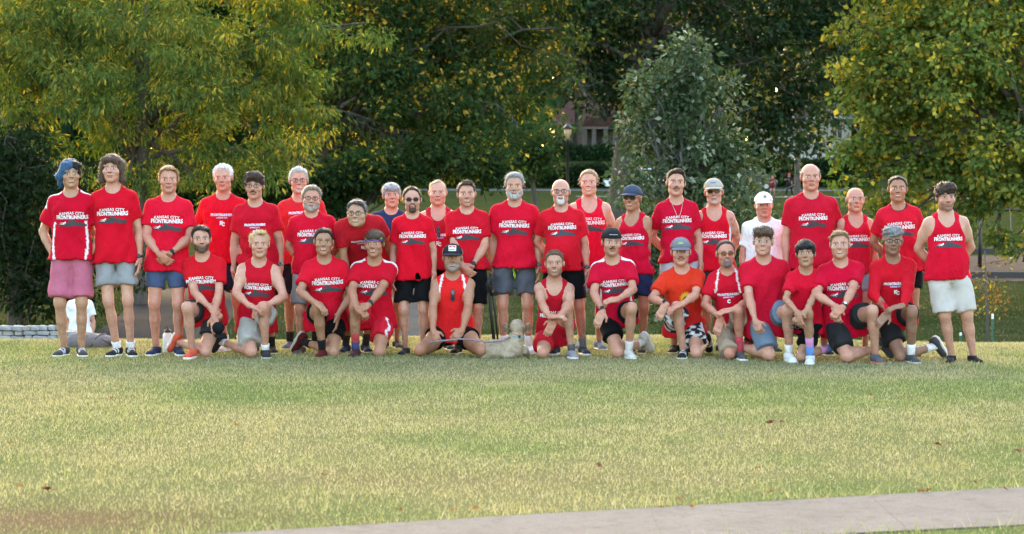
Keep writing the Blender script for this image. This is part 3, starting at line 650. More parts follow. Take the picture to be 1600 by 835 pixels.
def build_person(k, q):
    """q holds world-space joints and looks; returns the top-level body object"""
    rg = np.random.RandomState(sum(ord(c) * (i + 3) for i, c in enumerate(k)) % 99991)
    GRES[0] = q.get('res', 1.0)
    s = q['s']; base = np.asarray(q['base'], float); hs = 0.45 + 0.55 * s
    hs *= q.get('hscale', 1.0) * 1.035
    pel = q['pel'] - base; M = q['M']; wd = q.get('w', 1.0); belly = q.get('belly', 0.0)
    L = lambda x, y, z: pel + M @ (np.array([x * wd, y, z]) * s)
    rows = [(z * s, a * s * wd, b * s * (0.5 + 0.5 * wd), c * s) for z, a, b, c in TORSO]
    torso = [Loft(pel, M, rows)]
    if belly: torso.append((Ell(L(0, -.055, .12), np.array([.125 * wd, .075 + .05 * belly, .15]) * s, M), .05))
    for sx in (-1, 1):
        torso += [(Rcone(L(sx * .03, .022, .560), L(sx * .142, .014, .484), .040 * s, .044 * s), .03), (Ell(L(sx * .07, -.062, .405), np.array([.075, .045, .055]) * s * np.array([wd, 1, 1]), M), .03), (Ell(L(sx * .075, .07, -.03), np.array([.08, .07, .085]) * s, M), .03)]
    hM = M @ np.eye(3) if 'hM' not in q else q['hM']; hc = q['hc'] - base
    H = lambda x, y, z: hc + hM @ (np.array([x * HW, y, z]) * hs)
    nr = .060 * (s * .5 + .5) * (0.6 + 0.4 * wd)
    torso += [(Rcone(L(0, .016, .53), H(0, .022, -.06), nr * 1.10, nr), .03)]
    hp = []
    for p in head_prims(q):
        kk = .015
        if isinstance(p, tuple): p, kk = p
        if isinstance(p, Ell): hp.append((Ell(H(*p.c), p.r * np.array([HW, 1, 1]) * hs, hM), kk))
        else: hp.append((Rcone(H(*p.p0), H(*p.p1), p.r0 * hs, p.r1 * hs), kk))
    # arms
    arms = {}; hands = {}
    fl = q.get('fat', 0) * .006
    aw = q.get('armw', 1.0) * (0.7 + 0.3 * wd)
    for sx, key in ((-1, 'aL'), (1, 'aR')):
        sp = q[key]; sh = L(sx * .158, .012, .474)
        el, wr = ik(sh, np.asarray(sp['w']) - base, .295 * s, .262 * s, sp['hint'])
        A = [Ell(L(sx * .157, .012, .470), np.array([.053, .054, .060]) * s * (0.8 + .2 * aw), M), (Rcone(sh, el, .050 * s * aw, .041 * s * aw), .02), (Ell((sh * .55 + el * .45), np.array([.047, .047, .07]) * s * aw), .03), (Rcone(el, el * .65 + wr * .35, .042 * s * aw, .042 * s * aw), .015), (Rcone(el * .65 + wr * .35, wr, .042 * s * aw, .027 * s), .02)]
        hd = sp.get('hd'); hn = sp.get('hn', (0, 1, 0)); pose = sp.get('pose', 'relax')
        fd = nrm(wr - el) if hd is None else nrm(np.asarray(hd, float))
        hands[key] = hand_prims(wr, fd, hn, sx, pose, hs * 1.02)
        arms[key] = (A, sh, el, wr, fd)
    legs = {}
    for sx, key in ((-1, 'lL'), (1, 'lR')):
        sp = q[key]; hip = L(sx * .092, 0.01, 0)
        if 'knee' in sp: kn = np.asarray(sp['knee']) - base; an = np.asarray(sp['a']) - base
        else: kn, an = ik(hip, np.asarray(sp['a']) - base, .445 * s, .425 * s, sp['hint'])
        lw = q.get('legw', 1.0) * (0.75 + .25 * wd)
        bk = nrm(np.cross(np.cross(an - kn, np.asarray(sp['hint'], float)), an - kn))    # points to the front of the shin or back
        if bk @ np.asarray(sp['hint'], float) > 0: bk = -bk
        G = [Rcone(hip, kn, .084 * s * lw, .055 * s * lw), (Ell(hip * .6 + kn * .4, np.array([.079, .079, .10]) * s * lw), .03), (Ell(kn, np.array([.052, .052, .056]) * s * lw), .02), (Rcone(kn, kn * .6 + an * .4, .047 * s * lw, .050 * s * lw), .03), (Rcone(kn * .6 + an * .4, an, .049 * s * lw, .034 * s), .02), (Ell(kn * .7 + an * .3 + bk * .028 * s, np.array([.044, .040, .090]) * s * lw, frame_up(kn - an)), .025), (Ell(kn - bk * .030 * s + nrm(hip - kn) * .008, np.array([.030, .030, .034]) * s * lw), .015), (Ell(hip * .42 + kn * .58 - bk * .022 * s, np.array([.062, .062, .115]) * s * lw, frame_up(hip - kn)), .03), (Ell(hip * .14 + kn * .86 - bk * .018 * s, np.array([.040, .036, .05]) * s * lw, frame_up(hip - kn)), .02)]
        legs[key] = (G, hip, kn, an)
    def field(g):
        t = g.union(torso, .02); hdf = g.union(hp, .015)
        for sx in (-1, 1):
            hdf = g.carve(hdf, Ell(H(sx * .032, -.102, .003), np.array([.020, .019, .0118]) * hs, hM), .009)
            hdf = g.carve(hdf, Rcone(H(sx * .019, -.097, -.040), H(sx * .033, -.083, -.062), .0032 * hs, .0026 * hs), .006)
            hdf = g.carve(hdf, Rcone(H(sx * .012, -.089, -.0845), H(0, -.091, -.0845), .0040 * hs, .0040 * hs), .006)
        for sx in (-1, 1):
            q_ = Ell(H(sx * .031, -.0765, .003), np.array([.0140, .0140, .0130]) * hs, hM); z = g.sl(q_.lo, q_.hi, .03)
            if z is not None: hdf[z] = smin(hdf[z], q_(*g.sub(z)), .002)
            e_ = Ell(H(sx * .077, .012, -.006), np.array([.011, .021, .031]) * hs, hM @ rotm('Z', sx * .35)); z = g.sl(e_.lo, e_.hi, .03)
            if z is not None: hdf[z] = smin(hdf[z], e_(*g.sub(z)), .006)
        t = smin(t, hdf, .02); f = t.copy()
        for key in arms:
            a = g.union(arms[key][0] + [(p, .008) for p in hands[key]], .02); f = np.minimum(f, smin(t, a, .03))
        for key in legs: f = np.minimum(f, smin(t, g.union(legs[key][0], .02), .03))
        return f
    allp = [p[0] if isinstance(p, tuple) else p for p in torso + hp] + [p[0] if isinstance(p, tuple) else p for v in list(arms.values()) + list(legs.values()) for p in v[0]] + [p for v in hands.values() for p in v]
    lo = np.min([p.lo for p in allp], 0) - .03; hi = np.max([p.hi for p in allp], 0) + .03
    chunks = []
    g = Grid(lo, hi, .024); P, Q = surfnet(field(g), g); P = relax(P, Q, 1, .4); cen = P[Q].mean(1); keep = np.ones(len(Q), bool)
    nz = (H(0, 0, -.118))[2]; keep &= ~((cen[:, 2] > nz) & (np.abs(cen[:, 0] - hc[0]) < .16) & (np.abs(cen[:, 1] - hc[1]) < .2))
    hb = []
    for key in hands:
        hl = np.min([p.lo for p in hands[key]], 0); hh = np.max([p.hi for p in hands[key]], 0); hb.append((hl, hh))
        w0 = arms[key][3]; fd = arms[key][4]
        hd_ = np.min([p(cen[:, 0], cen[:, 1], cen[:, 2]) for p in hands[key]], 0); keep &= ~((hd_ < .004) & (((cen - w0) @ fd) > .012) & ((not q[key].get('hide')) or True))
    chunks.append(compact(P, Q, keep))
    hl = np.min([p[0].lo for p in hp], 0) - .02; hh = np.max([p[0].hi for p in hp], 0) + .02
    g = Grid((hl[0], hl[1], nz - .03), hh, 0.0054 if not q.get('far') else .012); P, Q = surfnet(field(g), g); chunks.append((P, Q)); nh0 = len(chunks[0][0]); nh1 = nh0 + len(P)
    for key, (hl, hh) in zip(hands, hb):
        if q[key].get('hide'): continue
        g = Grid(hl - .012, hh + .012, .0062); f = field(g); P, Q = surfnet(f, g)
        w0 = arms[key][3]; fd = arms[key][4]; cen = P[Q].mean(1)
        hdist = np.min([p(P[:, 0], P[:, 1], P[:, 2]) for p in hands[key]], 0)
        kp = (hdist[Q].max(1) < .016) & (((cen - w0) @ fd) > -.01); chunks.append(compact(P, Q, kp))
    V = np.concatenate([c[0] for c in chunks]); off = np.cumsum([0] + [len(c[0]) for c in chunks]); Fq = np.concatenate([c[1] + o for c, o in zip(chunks, off)])
    # colours: skin, then features of the face in head coordinates
    sk = np.array(q['skin']); C = np.tile(sk, (len(V), 1)) * (1 + .03 * rg.randn(len(V), 1))
    lp = (V - hc) @ hM / hs; x, y, z = lp[:, 0] / HW, lp[:, 1], lp[:, 2]; isf = np.zeros(len(V), bool); isf[nh0:nh1] = True
    ax_ = np.abs(x); fr = isf & (y < -.04)
    def put(m, c, a=1.0): C[m] = C[m] * (1 - a) + np.array(c) * a
    rosy = sk * np.array([1.0, .80, .78])
    for cx, cz, r in ((.042, -.030, .020), (0, -.028, .013)):
        d = ((ax_ - cx) / r) ** 2 + ((z - cz) / r) ** 2; m = fr & (d < 1); C[m] = C[m] * .55 + rosy * .45
    for key in legs:
        _, hp_, kn_, an_ = legs[key]; dk = np.linalg.norm(V - kn_, axis=1); m = dk < .075; C[m] *= 1 - np.array([.08, .17, .18]) * np.clip(1 - dk[m] / .075, 0, 1)[:, None] ** .7
        tt = (V - kn_) @ (an_ - kn_) / (np.linalg.norm(an_ - kn_) ** 2); dl = np.linalg.norm(V - kn_ - tt[:, None] * (an_ - kn_), axis=1); m = (tt > .08) & (tt < 1.1) & (dl < .09); C[m] *= (1 - q.get('leghair', .16) * np.array([.9, 1.0, 1.05])) * (1 + .07 * rg.randn(m.sum(), 1))
    for key in arms:
        A_, sh_, el_, wr_, fd_ = arms[key]; tt = (V - el_) @ (wr_ - el_) / (np.linalg.norm(wr_ - el_) ** 2); dl = np.linalg.norm(V - el_ - tt[:, None] * (wr_ - el_), axis=1); m = (tt > -.1) & (tt < 1.9) & (dl < .09); C[m] *= np.array([.95, .87, .84]); m = np.linalg.norm(V - el_, axis=1) < .05; C[m] *= np.array([.95, .88, .87])
    st = q.get('stubble', 0.0); hcol = np.array(q.get('hcol', (.05, .035, .025))); bcol = np.array(q.get('bcol', hcol))
    if st:
        m = isf & (z < -.040) & (y < .015) & (z > -.135) & ~((ax_ > .02) & (z > -.055) & (y < -.045)) ; put(m, bcol, st)
    sm = q.get('smile', 0.5); curve = .0055 * sm * (ax_ / .024) ** 2 - .001 * sm
    lipw = .023 + .007 * sm
    ml = fr & (ax_ < lipw) & (np.abs(z + .065 - curve) < .0085); put(ml, sk * np.array([.92, .58, .56]), .85)
    if q.get('teeth'):
        mt = fr & (ax_ < lipw * .75) & (np.abs(z + .065 - curve) < .0038); put(mt, (.66, .62, .57), .9)
    else:
        mt = fr & (ax_ < lipw) & (np.abs(z + .0645 - curve) < .0030); put(mt, sk * .28, .8)
    m = fr & (((ax_ - .012) / .006) ** 2 + ((z + .036) / .004) ** 2 < 1); put(m, sk * .35, .7)
    e = ((ax_ - .031) / .0150) ** 2 + ((z - .003) / .0062) ** 2; m = fr & (e < 1); put(m, (.70, .66, .63), .9)
    e2 = ((ax_ - .031) / .0066) ** 2 + ((z - .003) / .0075) ** 2; m = fr & (e2 < 1); put(m, q.get('eye', (.035, .024, .018)), .90)
    m = fr & (ax_ > .014) & (ax_ < .047) & (np.abs(z - .0105 + ((ax_ - .031) / .02) ** 2 * .004) < .003); put(m, sk * .4, .45)
    arch = .0245 + .004 * np.sin(np.clip((ax_ - .012) / .036, 0, 1) * 3.1); m = fr & (ax_ > .011) & (ax_ < .049) & (np.abs(z - arch) < .0046 * q.get('browt', 1.0)); put(m, np.minimum(hcol * .8, sk * .6), q.get('brow', .75) * .8)
    if q.get('shadow'):        # cropped hair: only a tint on the scalp
        zl = np.interp(y, *ZL_SHORT); m = isf & (z > zl + .004 + (.03 if q['shadow'] == 'side' else 0) * 0); 
        if q['shadow'] == 'side': m &= (z < .062)
        put(m, hcol, .6)
    for fn in q.get('paint', []): fn(V, C, dict(arms=arms, legs=legs, L=L, s=s))
    me = npmesh('person', V, Fq, True, np.clip(C, 0, 1)); me.materials.append(SKIN)
    body = mk('person', me, None, None, base)
    info = dict(L=L, H=H, hM=hM, M=M, s=s, hs=hs, arms=arms, legs=legs, pel=pel, wd=wd, belly=belly, rg=rg, body=body, base=base, q=q, nr=nr, hc=hc, hp=hp)
    for fn in q['wear']: fn(info)
    return body

# ------------------------------------------------------------------ clothes
def fabric_obj(name, P, Q, mat, parent, colors=None):
    me = npmesh(name, P, Q, True, colors); me.materials.append(mat)
    return mk(name, me, None, parent)

def shirt(colr0=(.60, .006, .026), kind='tee', sleeve=.68, hem=-.07, ease=.0, neck='crew', pr='std', stripes=None, matname='red_jersey', grad=None, collar=None):
    def go(I):
        L, s, M, wd, pel = I['L'], I['s'], I['M'], I['wd'], I['pel']; tee = kind in ('tee', 'long')
        rows = [(max(z, hem) * s if z < 0 else z * s, (a + ease) * s * wd, (b + ease) * s * (.5 + .5 * wd), c * s) for z, a, b, c in SHIRT]
        if kind == 'tank': rows = [(z, a - .006, b - .006, c) for z, a, b, c in rows]
        T = [Loft(pel, M, rows, 2.4)]
        if I['belly']: T.append((Ell(L(0, -.055, .11), np.array([.14 * wd, .088 + .05 * I['belly'], .19]) * s, M), .06))
        for sx in (-1, 1):
            T += [(Rcone(L(sx * .03, .022, .560), L(sx * .142, .014, .484), .049 * s, .053 * s), .03), (Ell(L(sx * .07, -.062, .405), np.array([.085 * wd, .056, .065]) * s, M), .03)]
        lo = np.min([(t[0] if isinstance(t, tuple) else t).lo for t in T], 0); hi = np.max([(t[0] if isinstance(t, tuple) else t).hi for t in T], 0)
        S = []
        if tee:
            for key, sx in (('aL', -1), ('aR', 1)):
                A, sh, el, wr, fd = I['arms'][key]; aw = A[1][0].r0; u = nrm(el - sh)
                sl = [Ell(L(sx * .153, .012, .470), np.array([.062, .064, .068]) * s, M), (Rcone(sh, el, aw + .013 * s, aw + .024 * s), .03)]
                if kind == 'long': sl = [sl[0], (Rcone(sh, el, aw + .014 * s, aw + .008 * s), .03), (Rcone(el, wr * .88 + el * .12, aw + .006 * s, .036 * s), .02)]
                S.append((sl, sh, u, np.linalg.norm(el - sh))); hi = np.maximum(hi, np.max([sl[0].hi] + [p[0].hi for p in sl[1:]], 0)); lo = np.minimum(lo, np.min([sl[0].lo] + [p[0].lo for p in sl[1:]], 0))
        g = Grid(lo - .03, hi + .03, .0145); X, Y, Z = g.X, g.Y, g.Z
        f = g.union(T, .02)
        f = np.maximum(f, -( (X - pel[0]) * M[0, 2] + (Y - pel[1]) * M[1, 2] + (Z - pel[2]) * M[2, 2] - hem * s))
        for sl, sh, u, ln in S:
            a = g.union(sl, .02)
            if kind == 'tee': a = np.maximum(a, (X - sh[0]) * u[0] + (Y - sh[1]) * u[1] + (Z - sh[2]) * u[2] - ln * sleeve)
            f = smin(f, a, .035)
        lz = (X - pel[0]) * M[0, 2] + (Y - pel[1]) * M[1, 2] + (Z - pel[2]) * M[2, 2]
        fall = np.clip(1.15 - lz / (.5 * s), .25, 1.0)
        f = f + (wrinkle(int(I['rg'].randint(1e6)), .017 if tee else .011, X, Y, Z, .72) - (.004 if tee else .0050)) * fall
        f = f - (.008 if tee else .006) * np.clip((.08 * s - ((X - pel[0]) * M[0, 2] + (Y - pel[1]) * M[1, 2] + (Z - pel[2]) * M[2, 2])) / (.12 * s), 0, 1)
        lx_ = (X - pel[0]) * M[0, 0] + (Y - pel[1]) * M[1, 0] + (Z - pel[2]) * M[2, 0]; ly_ = (X - pel[0]) * M[0, 1] + (Y - pel[1]) * M[1, 1] + (Z - pel[2]) * M[2, 1]; an_ = np.arctan2(lx_, -ly_ + .02)
        ph = I['rg'].uniform(0, 6.28); f = f + (.0065 if kind != 'long' else .004) * np.sin(9 * an_ + ph + 5 * lz) * np.sin(4 * an_ + ph * 2) * np.clip((.30 * s - lz) / (.34 * s), 0, 1.1)
        for sx in (-1, 1):      # pulls running from the armpits across the chest
            for j in range(3):
                u_ = (lx_ * sx / (s * wd) - .14) * (.75 + .2 * j) + (lz / s - .36 + .055 * j) * .66; f = f + .0045 * np.exp(-(u_ / .011) ** 2) * np.clip((lx_ * sx / (s * wd) - .05) / .07, 0, 1) * (ly_ < .03)
        nr = I['nr']
        if neck == 'crew': f = g.carve(f, Rcone(L(0, -.030, .580), L(0, -.05, .75), .068 * s, .085 * s), .006)
        elif neck == 'vee':
            f = g.carve(f, Rcone(L(0, -.030, .583), L(0, -.05, .75), .066 * s, .085 * s), .006); f = g.carve(f, Rcone(L(0, -.10, .50), L(0, -.06, .62), .008 * s, .07 * s), .006)
        elif neck == 'tank':
            f = g.carve(f, Ell(L(0, -.085, .565), np.array([.082, .12, .135]) * s, M), .008); f = g.carve(f, Ell(L(0, .03, .62), np.array([.085, .16, .09]) * s, M), .008)
        if kind == 'tank':
            for sx in (-1, 1): f = g.carve(f, Ell(L(sx * .205 / wd, 0, .470), np.array([.080, .25, .125]) * s, M), .008)
        if kind == 'sleeveless':
            for sx in (-1, 1): f = g.carve(f, Ell(L(sx * .265 / wd, 0, .470), np.array([.098, .25, .14]) * s, M), .008)
        P, Q = surfnet(f, g); P = relax(P, Q, 1, .35)
        lp = (P - pel) @ M / s; lx, ly, lz = lp[:, 0] / wd, lp[:, 1], lp[:, 2]
        v_ = I['rg'].uniform(.82, 1.08); colr = tuple(np.array(colr0) * np.array([v_, v_ * I['rg'].uniform(.7, 1.5), v_ * I['rg'].uniform(.7, 1.3)])) if colr0[0] > .45 and colr0[1] < .05 else colr0
        colors = None; mat = cloth(matname, colr)
        if stripes or grad or collar is not None:
            colors = np.tile(np.array(colr), (len(P), 1)); wht = np.array((.80, .80, .80))
            if stripes:
                m = np.zeros(len(P), bool)
                if 'shoulder' in stripes: m |= (np.abs(lx) > .085) & (np.abs(ly - .0) < .020) & (lz > .43)
                if 'side' in stripes: m |= (np.abs(np.abs(lx) - .150 - .008 * np.sin(lz * 16)) < .009) & (ly < -.02) & (lz < .30) & (lz > -.10)
                if 'raglan' in stripes: m |= (np.abs(np.abs(lx) - .105 - (.52 - lz) * .22) < .009) & (ly < 0) & (lz > .36)
                if 'flank' in stripes: m |= (lx > .135) & (lz < .40) & (lz > .05) & (ly > -.07) & (ly < .03)
                colors[m] = wht
            if grad is not None:
                t = np.clip((lz + .02) / .36, 0, 1)[:, None]; colors = np.array(colr) * (1 - t) + np.array(grad) * t
            if collar is not None:
                dn = Rcone(L(0, -.030, .580), L(0, -.05, .75), .068 * s, .085 * s)(P[:, 0], P[:, 1], P[:, 2]); colors[(dn < .012)] = collar
            mat = cloth(matname + '_pieced', colr, attr=True)
        nm = {'tee': 'tee_shirt', 'long': 'long_sleeve_shirt', 'tank': 'tank_top', 'sleeveless': 'sleeveless_shirt'}[kind]
        o = fabric_obj(nm, P, Q, mat, I['body'], colors); I['shirt'] = o; I['shirtPQ'] = (P, Q)
        if pr: add_print(I, o, P, Q, pr)
    return go

def shorts(colr, leg=.55, flare=.03, name='shorts', colors2=None, tight=False, liner=None, attrfn=None):
    def go(I):
        L, s, M, wd, pel = I['L'], I['s'], I['M'], I['wd'], I['pel']
        rows = [(-.11 * s, .135 * s * wd, .10 * s, .012 * s), (-.05 * s, .170 * s * wd, .114 * s, .012 * s), (.0 * s, .166 * s * wd, .110 * s, .012 * s), (.03 * s, .150 * s * wd, .098 * s, .010 * s)]
        T = [Loft(pel, M, rows)]
        for sx in (-1, 1): T.append((Ell(L(sx * .075, .07, -.03), np.array([.082, .074, .088]) * s, M), .03))
        LG = []; lo = T[0].lo - .06; hi = T[0].hi + .06
        for key in ('lL', 'lR'):
            G, hip, kn, an = I['legs'][key]; u = nrm(kn - hip); ln = np.linalg.norm(kn - hip); lw = G[0].r0
            lf = leg if np.isscalar(leg) else leg[0 if key == 'lL' else 1]
            r0 = lw + .014 * s; r1 = (lw * (1 - .32 * lf) + (flare + .010) * s) if not tight else (lw * (1 - .30 * lf) + .008 * s)
            end = hip + u * ln * lf
            grp = [Rcone(hip, end + u * .08, r0, r1), (Ell(hip * .6 + kn * .4, np.array([.079, .079, .10]) * lw / .084 + .012 * s), .03)]
            LG.append((grp, end, u)); lo = np.minimum(lo, np.minimum(grp[0].lo, grp[1][0].lo)); hi = np.maximum(hi, np.maximum(grp[0].hi, grp[1][0].hi))
        g = Grid(lo - .02, hi + .02, .0165); X, Y, Z = g.X, g.Y, g.Z
        f = g.union(T, .02)
        legf = None
        for grp, end, u in LG:
            a = np.maximum(g.union(grp, .03), (X - end[0]) * u[0] + (Y - end[1]) * u[1] + (Z - end[2]) * u[2])
            legf = a if legf is None else smin(legf, a, .008)
        f = smin(f, legf, .03) + wrinkle(int(I['rg'].randint(1e6)), .013, X, Y, Z, .85) * (0.15 if tight else 1)
        P, Q = surfnet(f, g); P = relax(P, Q, 1, .35)
        colors = None; mat = cloth(name + '_cloth', colr, wr=.25 if not tight else .08)
        if attrfn: colors = attrfn(P, (P - pel) @ M / s, colr, I); mat = cloth(name + '_patterned', colr, attr=True)
        o = fabric_obj(name, P, Q, mat, I['body'], colors); I['shorts'] = o; I['shortsPQ'] = (P, Q)
    return go

def shoe(c, sole=(.75, .75, .73), sock=None, sockh=.09, sides=('lL', 'lR'), sock2=None, accent=None):
    def go(I):
        s = I['s']
        for key in sides:
            G, hip, kn, an = I['legs'][key]; sp = I['q'][key]; fd = np.asarray(sp.get('toe', (0, -1, 0)), float); up = np.asarray(sp.get('fup', (0, 0, 1)), float)
            fd = nrm(fd); up = nrm(up - fd * (up @ fd)); sd = np.cross(fd, up); Mf = np.stack([sd, fd, up], 1)
            A = lambda a, b, cc: an + Mf @ (np.array([a, b, cc]) * s)
            upp = [Ell(A(0, -.03, -.03), np.array([.040, .052, .052]) * s, Mf), (Rcone(A(0, -.01, -.035), A(0, .13, -.062), .040 * s, .028 * s), .03), (Ell(A(0, .125, -.063), np.array([.046, .055, .026]) * s, Mf), .02), (Rcone(A(0, -.012, -.04), A(0, -.014, -.012), .040 * s, .036 * s), .02)]
            lo = np.min([(p[0] if isinstance(p, tuple) else p).lo for p in upp], 0) - .02; hi = np.max([(p[0] if isinstance(p, tuple) else p).hi for p in upp], 0) + .02
            g = Grid(lo, hi, .0125); f = g.union(upp, .02)
            lz = (g.X - an[0]) * up[0] + (g.Y - an[1]) * up[1] + (g.Z - an[2]) * up[2]
            f = np.maximum(f, -(lz + .078 * s)); f = np.maximum(f, lz + .004 * s)
            P, Q = surfnet(f, g); cm = None; mat = cloth('shoe_fabric', c, wr=.1)
            if accent is not None:
                lp = (P - an) @ Mf / s; cm = np.tile(np.array(c), (len(P), 1)); m = (np.sin(lp[:, 1] * 190) > .25) & (lp[:, 1] > .02) & (lp[:, 1] < .10) & (lp[:, 2] > -.055); cm[m] = accent; mat = cloth('shoe_fabric_striped', c, attr=True, wr=.1)
            so = fabric_obj('shoe', P, Q, mat, I['body'], cm)
            sg = [Rcone(A(0, -.03, -.078), A(0, .10, -.078), .043 * s, .047 * s), (Ell(A(0, .125, -.078), np.array([.049, .06, .04]) * s, Mf), .02)]
            g = Grid(np.min([sg[0].lo, sg[1][0].lo], 0) - .02, np.max([sg[0].hi, sg[1][0].hi], 0) + .02, .0125); f = g.union(sg, .02); lz = (g.X - an[0]) * up[0] + (g.Y - an[1]) * up[1] + (g.Z - an[2]) * up[2]
            f = np.maximum(f, np.abs(lz + .079 * s) - .014 * s); P, Q = surfnet(f, g)
            fabric_obj('sole', P, Q, plain('rubber_sole', sole, .7), so)
            if sock is not None:
                u = nrm(kn - an); mb = MB(); r = .034 * s; rr = [r + .002, r + .003, r + .006, r + .008]
                mb.tube([an - u * .03, an + u * sockh * .35, an + u * sockh * .7, an + u * sockh], rr, 14)
                o = mb.build('sock', cloth('sock_knit', sock, wr=.5), I['body'], smooth=True)
                if sock2 is not None:
                    mb = MB(); mb.tube([an - u * .03, an + u * sockh * .5], [r + .004, r + .006], 14); mb.build('sock_foot', cloth('sock_knit', sock2, wr=.5), o, smooth=True)
    return go

# ------------------------------------------------------------------ prints on shirts
def text_mesh(txt, size, bold=0.0, spacing=1.0, sx=1.0):
    cu = bpy.data.curves.new('lettering', 'FONT'); cu.body = txt; cu.size = size; cu.align_x = 'CENTER'; cu.resolution_u = 2; cu.offset = bold; cu.space_character = spacing
    ob = bpy.data.objects.new('lettering', cu); col.objects.link(ob)
    dg = bpy.context.evaluated_depsgraph_get(); me = bpy.data.meshes.new_from_object(ob.evaluated_get(dg))
    bpy.data.objects.remove(ob); bpy.data.curves.remove(cu)
    bm = bmesh.new(); bm.from_mesh(me); bmesh.ops.triangulate(bm, faces=bm.faces[:])
    for _ in range(2):
        lg = [e for e in bm.edges if e.calc_length() > .02]
        if lg: bmesh.ops.subdivide_edges(bm, edges=lg, cuts=1); bmesh.ops.triangulate(bm, faces=bm.faces[:])
    V = np.array([v.co[:2] for v in bm.verts]); bm.verts.index_update(); T = np.array([[v.index for v in f.verts] for f in bm.faces]); bm.free(); bpy.data.meshes.remove(me)
    V[:, 0] *= sx
    return V, T

def grid_shape(outline_fn, u0, u1, nu, v0=None, nv=2):
    """strip mesh between v0(u) and v1(u)"""
    us = np.linspace(u0, u1, nu); V = []; T = []
    for i, u in enumerate(us):
        a, b = outline_fn(u)
        for j in range(nv + 1): V.append((u, a + (b - a) * j / nv))
    for i in range(nu - 1):
        for j in range(nv):
            p = i * (nv + 1) + j; T += [(p, p + nv + 1, p + 1), (p + 1, p + nv + 1, p + nv + 2)]
    return np.array(V), np.array(T)

def join2(ps):
    V = []; T = []; o = 0
    for v, t in ps: V.append(v); T.append(t + o); o += len(v)
    return np.concatenate(V), np.concatenate(T)

def shapes():
    D = {}
    v, t = text_mesh('KANSAS CITY', .040, .0010, 1.08); v = v + np.array([0, .036 + 0.0]); v[:, 1] += .010 * np.cos(v[:, 0] * 11) - .010; D['kc'] = (v, t)
    v, t = text_mesh('FRONTRUNNERS', .052, .0020, 1.02, .80); w = np.abs(v[:, 0]).max(); v[:, 1] = v[:, 1] * (1.0 + .12 * (np.abs(v[:, 0]) / w)) - .012; D['fr'] = (v, t)
    def sky_(u):
        hts = [.010, .016, .012, .022, .028, .020, .036, .030, .052, .040, .046, .030, .040, .026, .032, .018, .026, .014, .018, .008]
        i = int(np.clip((u + .15) / .30 * len(hts), 0, len(hts) - 1)); return (-.090 + .004 * math.sin(u * 40), -.080 + hts[i] * (.9 if u < -.03 else 1.35))
    D['skyline'] = grid_shape(sky_, -.15, .15, 61)
    # running figure: head, leaning body, limbs, speed lines
    ps = []
    def bar(x0, y0, x1, y1, w0, w1):
        d = np.array([x1 - x0, y1 - y0]); n = np.array([-d[1], d[0]]) / (np.linalg.norm(d) + 1e-9)
        v = np.array([[x0, y0] + n * w0, [x0, y0] - n * w0, [x1, y1] - n * w1, [x1, y1] + n * w1]); ps.append((v, np.array([[0, 1, 2], [0, 2, 3]])))
    bar(-.072, -.050, -.062, -.042, .0055, .0055); bar(-.092, -.064, -.070, -.049, .0045, .006); bar(-.092, -.064, -.075, -.074, .0035, .002); bar(-.094, -.064, -.112, -.072, .0035, .002)
    bar(-.074, -.053, -.060, -.060, .0025, .002); bar(-.076, -.050, -.098, -.054, .0025, .0015); bar(-.098, -.058, -.130, -.060, .0014, .0006); bar(-.100, -.066, -.136, -.070, .0014, .0006); bar(-.096, -.050, -.122, -.050, .0012, .0006)
    D['runner'] = join2(ps)
    v, t = text_mesh('FRONTRUNNERS', .038, .0022, 1.0, .88); v[:, 1] += .012; D['fr2'] = (v, t)
    ps = []; bar(-.068, .000, .068, .000, .0012, .0012); bar(-.066, -.016, .066, -.016, .0012, .0012); D['rule'] = join2(ps)
    v, t = text_mesh('KANSAS CITY', .021, .0012, 1.0, .95); v[:, 1] -= .014; D['sub'] = (v, t)
    v, t = text_mesh('K', .055, .004, 1.0, .9); v2, t2 = text_mesh('C', .055, .004, 1.0, .9); D['mono'] = join2([(v + np.array([-.008, -.085]), t), (v2 + np.array([.014, -.098]), t2)])
    v2, t2 = text_mesh('C', .055, .004, 1.0, .9); D['cee'] = (v2 + np.array([0, -.075]), t2)
    # sunflower
    ps = []
    for k in range(15):
        a = math.pi * (k / 14.0) * 1.35 - .18 * math.pi; ca, sa = math.cos(a), math.sin(a); bar(ca * .03, sa * .03 - .05, ca * .068, sa * .068 - .05, .010, .0085); bar(ca * .068, sa * .068 - .05, ca * .092, sa * .092 - .05, .0085, .001)
    D['petal'] = join2(ps)
    th = np.linspace(0, 2 * np.pi, 25)[:-1]; D['disc'] = (np.concatenate([[[0, -.062]], np.stack([np.cos(th) * .052, np.sin(th) * .048 - .062], 1)]), np.array([[0, i + 1, (i + 1) % 24 + 1] for i in range(24)]))
    v, t = text_mesh('K', .045, .003); D['kf'] = (v + np.array([-.024, -.078]), t); v, t = text_mesh('C', .045, .003); D['cf'] = (v + np.array([.022, -.078]), t)
    v, t = text_mesh('N', .022, .002); D['tick'] = (v + np.array([.115, .04]), t)
    return D

